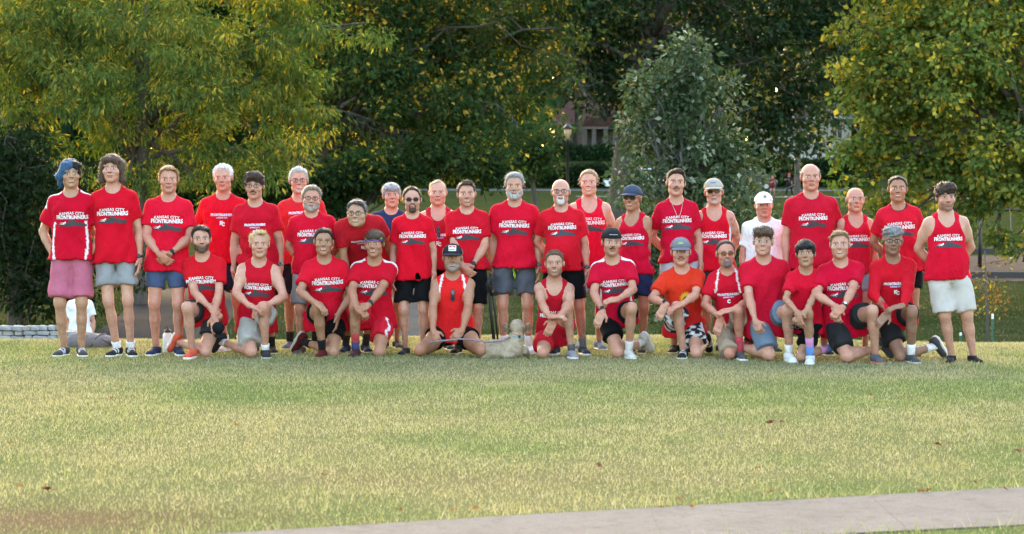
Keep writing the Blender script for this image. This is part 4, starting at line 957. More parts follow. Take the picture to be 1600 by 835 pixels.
PRINTS = {
    'std': [('skyline', (.045, .042, .05)), ('kc', (.82, .80, .80)), ('fr', (.84, .83, .83)), ('runner', (.84, .83, .83))],
    'text': [('kc', (.82, .80, .80)), ('fr', (.84, .83, .83))],
    'alt': [('fr2', (.72, .74, .84)), ('sub', (.55, .60, .80)), ('rule', (.16, .18, .38)), ('mono', (.84, .83, .83))],
    'altc': [('fr2', (.72, .74, .84)), ('sub', (.55, .60, .80)), ('rule', (.16, .18, .38)), ('cee', (.84, .83, .83))],
    'altn': [('fr2', (.72, .74, .84)), ('sub', (.55, .60, .80)), ('rule', (.16, .18, .38)), ('mono', (.84, .83, .83)), ('tick', (.8, .8, .8))],
    'flower': [('petal', (.75, .42, .01)), ('disc', (.07, .03, .015)), ('kf', (.84, .82, .78)), ('cf', (.84, .82, .78))],
}
PNAME = {'skyline': 'skyline_print', 'kc': 'lettering_print', 'fr': 'lettering_print', 'runner': 'runner_print', 'fr2': 'lettering_print', 'sub': 'lettering_print', 'rule': 'line_print', 'mono': 'monogram_print', 'cee': 'monogram_print', 'petal': 'sunflower_petals_print', 'disc': 'sunflower_centre_print', 'kf': 'letter_print', 'cf': 'letter_print', 'tick': 'badge_print'}

def add_print(I, o, P, Q, pr):
    L, s, M, pel = I['L'], I['s'], I['M'], I['pel']
    bv = BVHTree.FromPolygons([tuple(p) for p in P], [tuple(map(int, f)) for f in Q])
    cz = I['q'].get('pz', .335); k = s * I['q'].get('psize', .92); fwd = Vector(M @ np.array([0, 1.0, 0])); cx = I['q'].get('pxo', 0.0)
    for n, (key, c) in enumerate(PRINTS[pr]):
        V, T = SHAPES[key]; out = []; ok = []
        for u, v in V:
            st = Vector(pel + M @ np.array([u * k + cx * s, -.6, cz * s + v * k])); hit, nor, _, _ = bv.ray_cast(st, fwd)
            for _ in range(4):
                if hit is None or (Vector(hit) - Vector(pel)).dot(fwd) > -(.168 + .06 * I['belly']) * s: break
                hit, nor, _, _ = bv.ray_cast(hit + fwd * .004, fwd)
                if hit is not None and nor.dot(fwd) > 0: hit, nor, _, _ = bv.ray_cast(hit + fwd * .004, fwd)
            if hit is None: out.append(st); ok.append(False)
            else: out.append(hit - fwd * (.0032 + .0012 * n)); ok.append(True)
        ok = np.array(ok); Tk = T[ok[T].all(1)]
        if len(Tk) == 0: continue
        me = npmesh(PNAME[key], np.array([tuple(p) for p in out]), Tk, False); me.materials.append(plain('ink_' + PNAME[key], c, .75, .05)); mk(PNAME[key], me, None, o)

# ------------------------------------------------------------------ hair, hats, eyewear, small things
def head_grid(I, lo, hi, h):
    hs, hM, hc = I['hs'], I['hM'], I['hc']
    g = Grid(np.array(lo), np.array(hi), h); return g

def to_head(I, P): return (P * np.array([HW, 1, 1])) @ I['hM'].T * I['hs'] + I['hc']

def q_far(I): return bool(I['q'].get('far'))

def hair(colr, style='short', t=.010, top=.012, zl=None, seed=0, col2=None):
    def go(I):
        g = Grid((-.15, -.16, -.24 if style in ('long', 'bluelong') else -.11), (.15, .17, .20), .0088); X, Y, Z = g.X, g.Y, g.Z
        rgs = I['rg']; sd = int(rgs.randint(1e6))
        Pz = [Ell((0, .016, .030), (.077 + t, .097 + t, .085 + t))]
        if top: Pz.append((Ell((0, -.005, .060), (.068 + top * .4, .085 + top * .3, .055 + top)), .02))
        line = zl or ZL_SHORT; amp = .0055; fr = 80
        if style == 'side': Pz.append((Ell((.012, -.055, .082), (.060, .040, .024 + top)), .02)); Pz.append((Ell((-.04, -.05, .075), (.035, .04, .02)), .02))
        if style == 'quiff': Pz.append((Ell((.010, -.060, .098), (.055, .038, .034)), .02)); amp = .005
        if style == 'fringe': Pz.append((Ell((.0, -.075, .062), (.066, .030, .026)), .02)); line = ([-.13, -.10, -.06, -.045, -.02, 0, .03, .05, .12], [.040, .038, .030, .005, -.015, .0, .005, -.05, -.07])
        if style == 'curly':
            amp = .012; fr = 95
            Pz = [Ell((0, .010, .050), (.090 + t, .100 + t, .085 + t)), (Ell((0, -.05, .085), (.080, .06, .045 + top)), .02)]; line = zl or ([-.14, -.10, -.06, -.045, -.02, 0, .03, .05, .14], [.050, .048, .030, .015, .005, .005, .0, -.045, -.07])
        if style in ('long', 'bluelong'):
            amp = .006; line = ZL_LONG
            if style == 'long': Pz += [(Rcone((-.078, .0, .04), (-.088, .012, -.11), .030, .026), .03), (Rcone((.076, .0, .04), (.086, .012, -.10), .026, .024), .03), (Ell((0, .06, -.06), (.08, .045, .08)), .03), (Ell((-.03, -.068, .078), (.052, .030, .030)), .02), (Ell((.045, -.055, .075), (.035, .03, .03)), .02)]
            else: Pz += [(Rcone((-.055, -.045, .075), (-.094, -.030, -.02), .036, .026), .03), (Rcone((-.094, -.030, -.02), (-.088, -.005, -.115), .026, .014), .03), (Ell((.05, -.02, .07), (.04, .07, .03)), .02)]
        f = g.union(Pz, .02)
        lin = np.interp(g.ax[1], *line)[None, :, None]
        if style == 'bluelong': lin = lin + np.where(g.X > 0.0, .0, -.06) * 1.0 + np.where(g.X > 0.0, .10 * np.clip((g.Y + .02) * -1, -1, 0) * 0, 0)
        if style == 'receding': lin = lin + np.where(np.abs(g.X) < .05, .025, .012) * (g.Y < -.02)
        lin = lin + .004 * np.sin(g.X * 160 + sd) + .003 * np.sin(g.X * 330 + 2 * sd)
        if style in ('side', 'quiff', 'short'): lin = lin + ((.16 if sd % 2 else -.16) if style == 'side' else 0.0) * g.X + .10 * np.abs(g.X) * (g.Y < -.05) * (1 if style != 'side' else .5)
        cut = (lin - Z) * .8
        if style in ('short', 'side', 'quiff', 'receding', 'fringe'): f = f + np.clip(1 - (Z - lin) / .030, 0, 1) * (t + .002) * (.95 if style != 'fringe' else .5)
        if style in ('long', 'bluelong'):       # open the face
            face = Ell((.006 if style == 'long' else .018, -.115, -.045), (.060, .085, .105)); cut = np.maximum(cut, -face(X, Y, Z))
            if style == 'bluelong': cut = np.maximum(cut, np.minimum(g.X + .02, -(Z + .01)))
        if style == 'ring': cut = np.maximum(cut, np.minimum(Z - .055 - .25 * np.clip(Y, -.1, .1), 9))
        f = np.maximum(f, cut)
        f = f + wrinkle(sd, amp, X, Y, Z, fr / 45.0)
        if style != 'curly': f = f + .0022 * np.sin((X + .25 * np.sin(Y * 30 + sd)) * 300 + 2.5 * np.sin(Y * 55 + Z * 40 + sd)) * np.clip((Z - lin) / .02, 0, 1)
        if style == 'curly': f = f + .010 * np.sin(X * 150 + 2 * np.sin(Z * 60)) * np.sin(Z * 140 + 2 * np.sin(X * 70)) * np.sin(Y * 130)
        P, Q = surfnet(f, g)
        if len(P) == 0: return
        # loose strands that break up the edge
        ns = 900 if not q_far(I) else 0
        if ns:
            c4 = P[Q]; cen = c4.mean(1); nn = np.cross(c4[:, 2] - c4[:, 0], c4[:, 3] - c4[:, 1]); nn /= np.linalg.norm(nn, axis=1)[:, None] + 1e-9
            ar = np.linalg.norm(np.cross(c4[:, 2] - c4[:, 0], c4[:, 3] - c4[:, 1]), axis=1); out_ok = (nn * (cen - np.array([0, .015, .03]))).sum(1) > 0; pr_ = ar * out_ok; k = rgs.choice(len(cen), ns, p=pr_ / pr_.sum()); rp = cen[k] + rgs.randn(ns, 3) * .003; n_ = nn[k]
            fl = np.stack([rp[:, 0] * 1.2, np.where(rp[:, 1] < -.02, -.4, .7) * (rp[:, 2] > .05) + .25 * (rp[:, 2] <= .05), -.55 - 6 * (.10 - rp[:, 2]).clip(0, .1)], 1)
            if style == 'quiff': fl = fl + np.array([.2, .3, .9]) * (rp[:, 1:2] < -.03)
            if style == 'curly': fl = rgs.randn(ns, 3)
            fl = fl - n_ * (fl * n_).sum(1)[:, None]; fl /= np.linalg.norm(fl, axis=1)[:, None] + 1e-9; dr = fl + n_ * rgs.uniform(.10, .38 if style != 'curly' else 1.0, (ns, 1)) + .25 * rgs.randn(ns, 3); dr /= np.linalg.norm(dr, axis=1)[:, None]
            ln = rgs.uniform(.010, .026, (ns, 1)) * (1.5 if style in ('long', 'bluelong', 'curly') else 1.0) * (.55 if t < .005 else 1.0); sd_ = np.cross(dr, n_); sd_ /= np.linalg.norm(sd_, axis=1)[:, None] + 1e-9; w_ = .0022
            SV = np.stack([rp - sd_ * w_, rp + sd_ * w_, rp + dr * ln + sd_ * w_ * .3, rp + dr * ln - sd_ * w_ * .3], 1).reshape(-1, 3); Q = np.concatenate([Q, np.arange(4 * ns).reshape(-1, 4) + len(P)]); P = np.concatenate([P, SV])
        lp = P; P = to_head(I, P); me_c = None; m = hair_mat(colr)
        o = fabric_obj('hair', P, Q, m, I['body']); tag(o, kind='stuff')
        if col2 is not None: o.data.materials.append(hair_mat(col2)); cen = lp[Q].mean(1); o.data.polygons.foreach_set('material_index', (cen[:, 0] > .012).astype(np.int32)); o.data.update()
    return go

def beard(colr, kind='full', t=.007, col2=None):
    def go(I):
        g = Grid((-.085, -.145, -.150), (.085, .045, .0), .0060); X, Y, Z = g.X, g.Y, g.Z
        q = I['q']; P_ = []
        for p in head_prims(q)[:10]:
            kk = .015
            if isinstance(p, tuple): p, kk = p
            P_.append((Ell(p.c, p.r + t), kk) if isinstance(p, Ell) else (Rcone(p.p0, p.p1, p.r0 + t * .3, p.r1 + t * .3), kk))
        f = g.union(P_, .015)
        mouth = Ell((0, -.10, -.0655), (.024, .04, .0075)); mus = Ell((0, -.100, -.049), (.033, .03, .0085))
        if kind == 'mustache':
            f = g.union([Rcone((-.004, -.1035, -.048), (-.029, -.090, -.056), .0075, .005), (Rcone((.004, -.1035, -.048), (.029, -.090, -.056), .0075, .005), .004)], .004)
        else:
            if kind == 'full': keep = np.maximum(Z + .050 + .55 * np.clip(np.abs(X) - .0, 0, .1) * -1.0 + .02, Y - .018)
            elif kind == 'long': keep = np.maximum(Z + .050 - .55 * np.abs(X) + .02, Y - .018)
            else: keep = np.maximum(np.maximum(Z + .052, np.abs(X) - .034), Y + .03)
            keep = np.minimum(keep, mus(X, Y, Z)); f = np.maximum(f, keep); f = np.maximum(f, -mouth(X, Y, Z))
            f = np.maximum(f, -(Z + .132 - .25 * (Y + .07)))
        f = f + wrinkle(int(I['rg'].randint(1e6)), .0016, X, Y, Z, 3.0)
        P, Q = surfnet(f, g)
        if len(P) == 0: return
        fabric_obj('mustache' if kind == 'mustache' else 'beard', to_head(I, P), Q, hair_mat(colr), I['body'])
    return go

def glasses(colr=(.02, .02, .02), dark=None, r=.0225, sq=1.25, name='glasses'):
    def go(I):
        H, hs = I['H'], I['hs']; mb = MB(); lens = []
        for sx in (-1, 1):
            ring = []
            for a in np.linspace(0, 2 * np.pi, 17):
                ca, sa = math.cos(a), math.sin(a); ring.append(H(sx * .032 + r * ca, -.104 + .25 * abs(sx * .032 + r * ca) - .004, .003 + r / sq * sa))
            mb.tube(ring, .0021 * hs, 5, caps=False); lens.append(ring[:-1])
            mb.tube([H(sx * (.032 + r), -.094, .006), H(sx * .080, -.06, .008), H(sx * .083, .0, .006)], .0022 * hs, 5)
        mb.tube([H(-.010, -.107, .006), H(0, -.110, .008), H(.010, -.107, .006)], .0022 * hs, 5)
        o = mb.build(name if dark is None else 'sunglasses', plain('frame_plastic', colr, .3), I['body'], smooth=True)
        for ring in lens:
            mb = MB(); mb.poly(ring); c = dark if dark is not None else None
            mb.build('lens', LENS_CLEAR if c is None else lens_dark(c), o)
    return go

def headband():
    def go(I):
        cols = [(.55, .03, .02), (.75, .25, .02), (.75, .60, .03), (.05, .30, .08), (.05, .12, .45), (.22, .05, .30)]; o = empty('headband', (0, 0, 0), parent=I['body'])
        for i, c in enumerate(cols[::-1]):
            mb = MB(); ring = []
            z0 = .026 + i * .0066
            for rr, dz in ((1.0, 0), (1.0, .0068)):
                pass
            vs = []; n = 28
            for dz in (0, .0067):
                for a in np.linspace(0, 2 * np.pi, n, endpoint=False):
                    k = math.sqrt(max(0, 1 - ((z0 + dz - .03) / .092) ** 2)); vs.append(H_(I, .084 * k * math.cos(a), .012 + .109 * k * math.sin(a), z0 + dz + .012 * max(0, math.sin(a)) * -1))
            mb._add(vs, [(j, (j + 1) % n, (j + 1) % n + n, j + n) for j in range(n)])
            mb.build('band_stripe', cloth('headband_knit', c), o, smooth=True)
    return go
def H_(I, x, y, z): return I['H'](x, y, z)

def cap(colr, brimc=None, back=False, front=None, badge=None, side=None, pitch=0.0):
    def go(I):
        g = Grid((-.12, -.13, .0), (.12, .15, .16), .0068); X, Y, Z = g.X, g.Y, g.Z
        f = g.union([Ell((0, .012, .036), (.089, .109, .094)), (Ell((0, -.03 if not back else .03, .07), (.070, .070, .062)), .02)], .02)
        f = np.maximum(f, (.042 - .10 * (Y + .08 if not back else -Y + .1) * (1 if not back else .35)) - Z)
        f = f + wrinkle(int(I['rg'].randint(1e6)), .0012, X, Y, Z, 1.5)
        P, Q = surfnet(f, g); lp = P; colors = None; mat = cloth('cap_cloth', colr, wr=.1)
        if front is not None:
            colors = np.tile(np.array(colr), (len(P), 1)); m = (lp[:, 1] < -.055) if True else None; colors[m] = front
            if side is not None: colors[(lp[:, 1] > .0)] = side
            mat = cloth('cap_cloth_panels', colr, attr=True, wr=.1)
        o = fabric_obj('cap', to_head(I, P), Q, mat, I['body'], colors)
        # peak
        g2 = Grid((-.11, -.24, -.02), (.11, .26, .10), .0066); X, Y, Z = g2.X, g2.Y, g2.Z; sg = -1 if not back else 1
        cy = sg * (.115 if not back else .135); d = Ell((0, cy + sg * -.01, .045), (.079, .088, .30))(X, Y, Z)
        surf = Z - (.048 - 2.4 * X ** 2 - .18 * np.abs(Y - sg * .08)); f2 = np.maximum(d, np.abs(surf) - .0052); f2 = np.maximum(f2, -sg * Y + .075)
        P, Q = surfnet(f2, g2); fabric_obj('brim', to_head(I, P), Q, cloth('cap_brim_cloth', brimc or colr, wr=.05), o)
        mb = MB(); mb.lathe(to_head(I, np.array([[0, .012, .128]]))[0], [(.008, -.004), (.007, .002), (.003, .004)], 8); mb.build('button', cloth('cap_cloth', colr), o)
        if back:
            mb = MB(); mb.tube([I['H'](x, -.098 + 4.0 * x * x, .072 + .0) for x in np.linspace(-.036, .036, 9)], .0035, 6); mb.build('strap', cloth('cap_strap', (.45, .45, .45)), o, smooth=True)
        if badge is not None:
            bv = BVHTree.FromPolygons([tuple(p) for p in lp], [tuple(map(int, f)) for f in o_faces(o)])
            for (V, T, c, nm) in badge:
                out = []
                for u, v in V:
                    h, nn, _, _ = bv.ray_cast(Vector((u, -.4, .088 + v)), Vector((0, 1, 0)))
                    out.append((u, (h.y if h else -.09) - .0025 - .0012 * (nm != 'patch'), .088 + v))
                me = npmesh(nm, to_head(I, np.array(out)), T, False); me.materials.append(plain('cap_' + nm, c, .7, .05)); mk(nm, me, None, o)
    return go
def o_faces(o):
    n = len(o.data.polygons); a = np.zeros(n * 4, np.int32); o.data.loops.foreach_get('vertex_index', a); return a.reshape(-1, 4)

def rect(u0, u1, v0, v1, nu=6, nv=3):
    V = [(u0 + (u1 - u0) * i / nu, v0 + (v1 - v0) * j / nv) for i in range(nu + 1) for j in range(nv + 1)]; T = []
    for i in range(nu):
        for j in range(nv): p = i * (nv + 1) + j; T += [(p, p + nv + 1, p + 1), (p + 1, p + nv + 1, p + nv + 2)]
    return np.array(V), np.array(T)

def watch(key, c=(.015, .015, .018), face=(.01, .01, .012), t=.10):
    def go(I):
        A, sh, el, wr, fd = I['arms'][key]; u = nrm(wr - el); r = .030 * I['s']; p = wr - u * .012; mb = MB()
        mb.tube([p - u * .011, p - u * .004, p + u * .004, p + u * .011], [r + .001, r + .0045, r + .0045, r + .001], 16); o = mb.build('watch', plain('watch_strap', c, .6), I['body'], smooth=True)
        side = nrm(np.cross(u, (0, 0, 1)) ); n = nrm(np.array([0, -1.0, .35]) - u * (np.array([0, -1.0, .35]) @ u)); mb = MB(); Mx = np.stack([np.cross(n, u), u, n], 1)
        mb.lathe(p + n * (r + .002), [(.019, 0), (.020, .004), (.018, .008)], 14, Matrix(Mx.tolist())); w = mb.build('watch_case', plain('watch_case', c, .35), o, smooth=True)
        mb = MB(); mb.lathe(p + n * (r + .0105), [(.015, 0), (.015, .0012)], 14, Matrix(Mx.tolist())); mb.build('watch_face', plain('watch_glass', face, .12), o)
    return go

def drawcord(c):
    def go(I):
        P, Q = I['shirtPQ']; s = I['s']; M = I['M']; pel = I['pel']; bv = BVHTree.FromPolygons([tuple(p) for p in I['shortsPQ'][0]], [tuple(map(int, f)) for f in I['shortsPQ'][1]]); fwd = Vector(M @ np.array([0, 1.0, 0])); mb = MB()
        def on(u, v):
            h, _, _, _ = bv.ray_cast(Vector(pel + M @ np.array([u * s, -.6, v * s])), fwd); return (h if h is not None else Vector(I['L'](u, -.13, v))) - fwd * .006
        for u, b in ((.0, -.16), (.012, -.18), (-.008, -.12)): mb.tube([on(u, z) for z in np.linspace(-.05, b, 5)], .004, 5)
        mb.build('drawcord', plain('lime_cord', c, .6), I['shorts'], smooth=True)
    return go

def headset():
    def go(I):
        mb = MB(); mb.tube([I['H'](sx, y, z) for sx, y, z in ((-.088, -.022, -.012), (-.092, .0, .028), (-.090, .03, .034), (-.085, .07, .0), (-.05, .112, -.01), (0, .122, -.012), (.05, .112, -.01), (.085, .07, .0), (.090, .03, .034), (.092, .0, .028), (.088, -.022, -.012))], .0042, 6)
        for sx in (-1, 1): mb.tube([I['H'](sx * .082, -.030, -.016), I['H'](sx * .090, -.012, -.010)], [.009, .008], 8)
        mb.build('headset', plain('black_plastic', (.012, .012, .013), .4), I['body'], smooth=True)
    return go

def hanging_glasses(c=(.02, .02, .025), z=.44):
    def go(I):
        L, s = I['L'], I['s']; P, Q = I['shirtPQ']; M = I['M']; pel = I['pel']
        bv = BVHTree.FromPolygons([tuple(p) for p in P], [tuple(map(int, f)) for f in Q]); fwd = Vector(M @ np.array([0, 1.0, 0]))
        def on(u, v):
            st = Vector(pel + M @ np.array([u * s, -.6, v * s])); h, _, _, _ = bv.ray_cast(st, fwd); return (h if h is not None else Vector(L(u, -.13, v))) - fwd * .010
        o = None
        for i, dz in enumerate((0, -.058)):
            ring = [on(.003 + .019 * math.cos(a), z - .02 + dz + .026 * math.sin(a)) for a in np.linspace(0, 2 * math.pi, 15)]
            mb = MB(); mb.tube(ring, .003, 5, caps=False)
            if i == 0: mb.tube([on(.005, z + .02), on(.005, z - .09)], .003, 5); o = mb.build('hanging_sunglasses', plain('frame_plastic', c, .3), I['body'], smooth=True)
            else: mb.build('rim', plain('frame_plastic', c, .3), o, smooth=True)
            mb = MB(); mb.poly(ring[:-1]); mb.build('lens', lens_dark((.02, .03, .06)), o)
    return go

def lanyard(c=(.6, .55, .5)):
    def go(I):
        P, Q = I['shirtPQ']; s = I['s']; M = I['M']; pel = I['pel']; bv = BVHTree.FromPolygons([tuple(p) for p in P], [tuple(map(int, f)) for f in Q]); fwd = Vector(M @ np.array([0, 1.0, 0])); mb = MB()
        def on(u, v):
            h, _, _, _ = bv.ray_cast(Vector(pel + M @ np.array([u * s, -.6, v * s])), fwd); return (h if h is not None else Vector(I['L'](u, -.09, v))) - fwd * .004
        for sx in (-1, 1): mb.tube([on(sx * .055 * (1 - t) ** .8 , .545 - .155 * t) for t in np.linspace(0, 1, 8)], .0022, 5)
        mb.build('necklace', plain('chain_metal', c, .35, metal=.6), I['body'], smooth=True)
    return go

def lens_dark(c):
    key = ('lens', tuple(c))
    if key not in _mats:
        m, nt, b = mat_new('tinted_lens'); b.inputs['Base Color'].default_value = tuple(c) + (1,); b.inputs['Roughness'].default_value = .08; _mats[key] = m
    return _mats[key]
def clear_lens():
    m, nt, b = mat_new('clear_lens'); out = nt.nodes['Material Output']; t = nt.nodes.new('ShaderNodeBsdfTransparent'); gl = nt.nodes.new('ShaderNodeBsdfGlossy'); gl.inputs['Roughness'].default_value = .03; mx = nt.nodes.new('ShaderNodeMixShader'); mx.inputs[0].default_value = .07
    nt.links.new(t.outputs[0], mx.inputs[1]); nt.links.new(gl.outputs[0], mx.inputs[2]); nt.links.new(mx.outputs[0], out.inputs['Surface']); return m
LENS_CLEAR = clear_lens(); SKIN = skin_mat(); SHAPES = shapes()
# ------------------------------------------------------------------ stone wall at the picture's left edge
def stone_wall():
    d = 32.0; rg = np.random.RandomState(3); P0 = G(-70, d); root = empty('stone_wall', P0); x0 = P0[0]; sc_ = d / F
    topz = lambda px: CAMH - (np.interp(px, [-70, 60, 120, 145, 166], [509, 508, 514, 526, 548]) - HOR) * sc_
    mats = [plain('limestone_%s' % n, c, .95, .22, 18.0, .5) for n, c in (('grey', (.30, .29, .28)), ('buff', (.34, .31, .27)), ('dark', (.22, .215, .21)), ('pale', (.38, .37, .35)))]
    tm = []
    for i in range(6):
        bm = bmesh.new(); bmesh.ops.create_cube(bm, size=1.0); bmesh.ops.bevel(bm, geom=bm.edges[:], offset=.13, segments=1, affect='EDGES')
        for v in bm.verts: v.co += Vector(rg.randn(3) * .045)
        me = bpy.data.meshes.new('stone'); bm.to_mesh(me); bm.free(); me.materials.append(mats[i % 4]); tm.append(me)
    zb = float(zground(x0, P0[1])) - .05; core = MB(); px = -70
    out = [(0, zb - P0[2])] + [((p - 800) * sc_ - x0, topz(p) - .05 - P0[2]) for p in range(-70, 167, 6)]; out += [(out[-1][0], zb - P0[2])]
    core.prism(out[::-1], .05, .40); core.build('mortar_core', plain('wall_mortar', (.11, .105, .10), .95), root)
    z = -.62; row = 0
    while z < topz(0) - .01:
        h = rg.uniform(.050, .072); x = x0 + rg.uniform(-.1, 0)
        while True:
            w = rg.uniform(.085, .20); xc = x + w / 2; px = xc / sc_ + 800
            if px > 166: break
            if z + h * .6 < topz(px):
                o = bpy.data.objects.new('stone', tm[rg.randint(6)]); col.objects.link(o); o.parent = root; o.location = (xc - x0, .05 + rg.uniform(-.025, .015), z + h / 2 - P0[2]); o.scale = (w * .96, .16, h * .95); o.rotation_euler = (rg.randn() * .05, rg.randn() * .05, rg.randn() * .05)
            x += w
        z += h; row += 1
    tag(root, 'low dry grey stone wall behind the pair at the lawn edge', 'wall')
stone_wall()

# ------------------------------------------------------------------ hedges, houses, fence, lamp, cars
def hedge(px0, px1, d, h, thick, n, pal, label, size=.35, seed=1):
    rg = np.random.RandomState(seed); a = G(px0, d); b = G(px1, d); root = empty('hedge', a); L = b[0] - a[0]; mb = MB(); cnt = max(2, int(L / 2))
    V = []; 
    for i in range(cnt):
        x = L * (i + .5) / cnt; mb.box((x, thick / 2, float(zground(a[0] + x, a[1])) - a[2] + h * .44), (L / cnt * 1.02, thick * .7, h * .88))
    mb.build('branch_mass', plain('hedge_core', (.016, .026, .010), .95), root)
    x = rg.uniform(0, L, n); fce = rg.rand(n); y = np.where(fce < .6, rg.uniform(-.15, .15, n), rg.uniform(0, thick, n)); z = np.where(fce < .6, rg.uniform(.05, h, n), h + rg.uniform(-.25, .12, n)) + .10 * np.sin(x * 1.3) + zground(a[0] + x, a[1] + y) - a[2]
    V, Q, C = leaf_cloud(np.stack([x, y, z], 1), np.full((n, 3), .22), 5, size, .6, pal, rg, .1, 1.0, .0)
    o = mk('foliage', npmesh('foliage', V, Q, False, C), LEAF, root); tag(o, kind='stuff'); tag(root, label, 'hedge'); return root
hedge(480, 960, 211, 1.75, 2.0, 2600, GK, 'long dark clipped hedge along the street kerb', .32, 1)
hedge(860, 960, 240, 1.3, 1.6, 700, GD, 'short upper hedge below the stone house', .32, 2)
hedge(1195, 1330, 214, 2.2, 2.2, 1500, GK + GD, 'overgrown hedge under the picket fence', .34, 3)
hedge(1310, 1700, 222, 2.0, 2.2, 1500, GK, 'dark hedge beyond the maple branches', .34, 4)

GLASS_D = plain('dark_window_glass', (.02, .025, .03), .12, .1)
def house(px0, px1, d, h, wallm, roofm, trimc, label, roof_h=2.2, porch=False, wins=()):
    a = G(px0, d); b = G(px1, d); root = empty('house', a); L = b[0] - a[0]; mb = MB(); mb.box((L / 2, 4, h / 2 - .3), (L, 8, h + .6)); mb.build('wall', wallm, root)
    mb = MB(); e = .6
    mb._add([(-e, -e, h), (L + e, -e, h), (L + e, 8 + e, h), (-e, 8 + e, h), (L * .22, 4, h + roof_h), (L * .78, 4, h + roof_h)], [(0, 1, 5, 4), (1, 2, 5), (2, 3, 4, 5), (3, 0, 4), (3, 2, 1, 0)]); mb.build('roof', roofm, root)
    mb = MB(); mb.box((L / 2, -e, h - .12), (L + 2 * e, .18, .28)); mb.build('eave', plain('trim', trimc, .6), root)
    for (x, z, w, hh) in wins:
        mb = MB(); mb.box((x, -.03, z), (w, .10, hh)); f = mb.build('window', plain('trim', trimc, .6), root); mb = MB(); mb.box((x, -.085, z), (w * .8, .03, hh * .86)); mb.build('pane', GLASS_D, f); mb = MB(); mb.box((x, -.105, z), (w * .06, .02, hh * .86)); mb.build('mullion', plain('trim', trimc, .6), f)
    if porch:
        mb = MB(); mb.box((L * .62, -.02, 1.25), (1.2, .12, 2.5)); dr = mb.build('door', plain('dark_door', (.03, .02, .018), .5), root)
        for x in (L * .42, L * .55, L * .72, L * .86): mb = MB(); mb.box((x, -2.2, 1.5), (.55, .55, 3.0), taper=.8); mb.build('porch_column', wallm, root)
        mb = MB(); mb.box((L * .64, -1.3, 3.15), (L * .55, 2.6, .3)); mb.build('porch_beam', plain('trim', trimc, .6), root); mb = MB(); mb.prism([(L * .34, 3.3), (L * .94, 3.3), (L * .84, 4.2), (L * .44, 4.2)][::-1], -2.9, -.05); mb.build('porch_roof', roofm, root); mb = MB(); mb.box((L * .55, -2.6, .25), (L * .9, .6, .9)); mb.build('porch_wall', wallm, root)
        for k in range(4): mb = MB(); mb.box((L * .64, -3.2 - .3 * k, .10 - .12 * k), (2.0, .32, .22)); mb.build('step', plain('step_stone', (.40, .38, .35), .9), root)
    tag(root, label, 'house'); return root
def masonry(name, c1, c2, mortar, s):
    m, nt, b = mat_new(name); br = nt.nodes.new('ShaderNodeTexBrick'); tc = nt.nodes.new('ShaderNodeTexCoord'); mp = nt.nodes.new('ShaderNodeMapping'); mp.inputs['Rotation'].default_value = (R(90), 0, 0); nt.links.new(tc.outputs['Object'], mp.inputs[0]); nt.links.new(mp.outputs[0], br.inputs['Vector'])
    br.inputs['Color1'].default_value = c1 + (1,); br.inputs['Color2'].default_value = c2 + (1,); br.inputs['Mortar'].default_value = mortar + (1,); br.inputs['Scale'].default_value = s; nt.links.new(br.outputs[0], b.inputs['Base Color']); b.inputs['Roughness'].default_value = .9; return m
house(868, 975, 264, 3.7, masonry('house_stone', (.17, .14, .11), (.12, .10, .085), (.19, .175, .155), 1.6), plain('red_roof_tile', (.085, .025, .02), .8, .3, 8.0), (.24, .21, .18), 'stone house with red tiled roof behind the trunk', 2.6, True, ((1.2, 2.2, 1.3, 1.7),))
house(1190, 1330, 266, 4.4, plain('cream_siding', (.42, .38, .32), .8, .08), plain('brown_shingle', (.14, .11, .09), .9, .3, 6.0), (.55, .52, .48), 'cream sided house behind the picket fence', 2.4, False, ((2.0, 2.6, 1.3, 1.9), (5.2, 2.6, 1.5, 2.0), (8.3, 2.6, 1.3, 1.9)))
house(560, 720, 275, 5.0, masonry('house_brick', (.22, .10, .07), (.17, .08, .06), (.26, .24, .22), 2.2), plain('grey_shingle', (.12, .12, .12), .9, .3, 6.0), (.55, .52, .48), 'brick house mostly hidden behind the oak crown', 2.4, False, ((2.5, 2.4, 1.3, 1.7), (6.5, 2.4, 1.3, 1.7)))

def picket_fence():
    d = 230; a = G(1222, d); root = empty('picket_fence', a); wm = plain('weathered_picket', (.46, .43, .38), .8, .15)
    pm = MB(); pm.prism([(-.13, 0), (.13, 0), (.13, 1.25), (0, 1.42), (-.13, 1.25)][::-1], -.02, .02); first = None
    for i in range(17):
        x = i * .36
        if first is None: first = pm.build('picket', wm, root); o = first
        else: o = bpy.data.objects.new('picket', first.data); col.objects.link(o); o.parent = root
        o.location = (x, 0, float(zground(a[0] + x, a[1])) - a[2])
    for z in (.35, 1.0): mb = MB(); mb.box((2.9, .06, z), (6.2, .06, .12)); mb.build('rail', wm, root)
    tag(root, 'weathered white picket fence above the hedge', 'fence')
picket_fence()

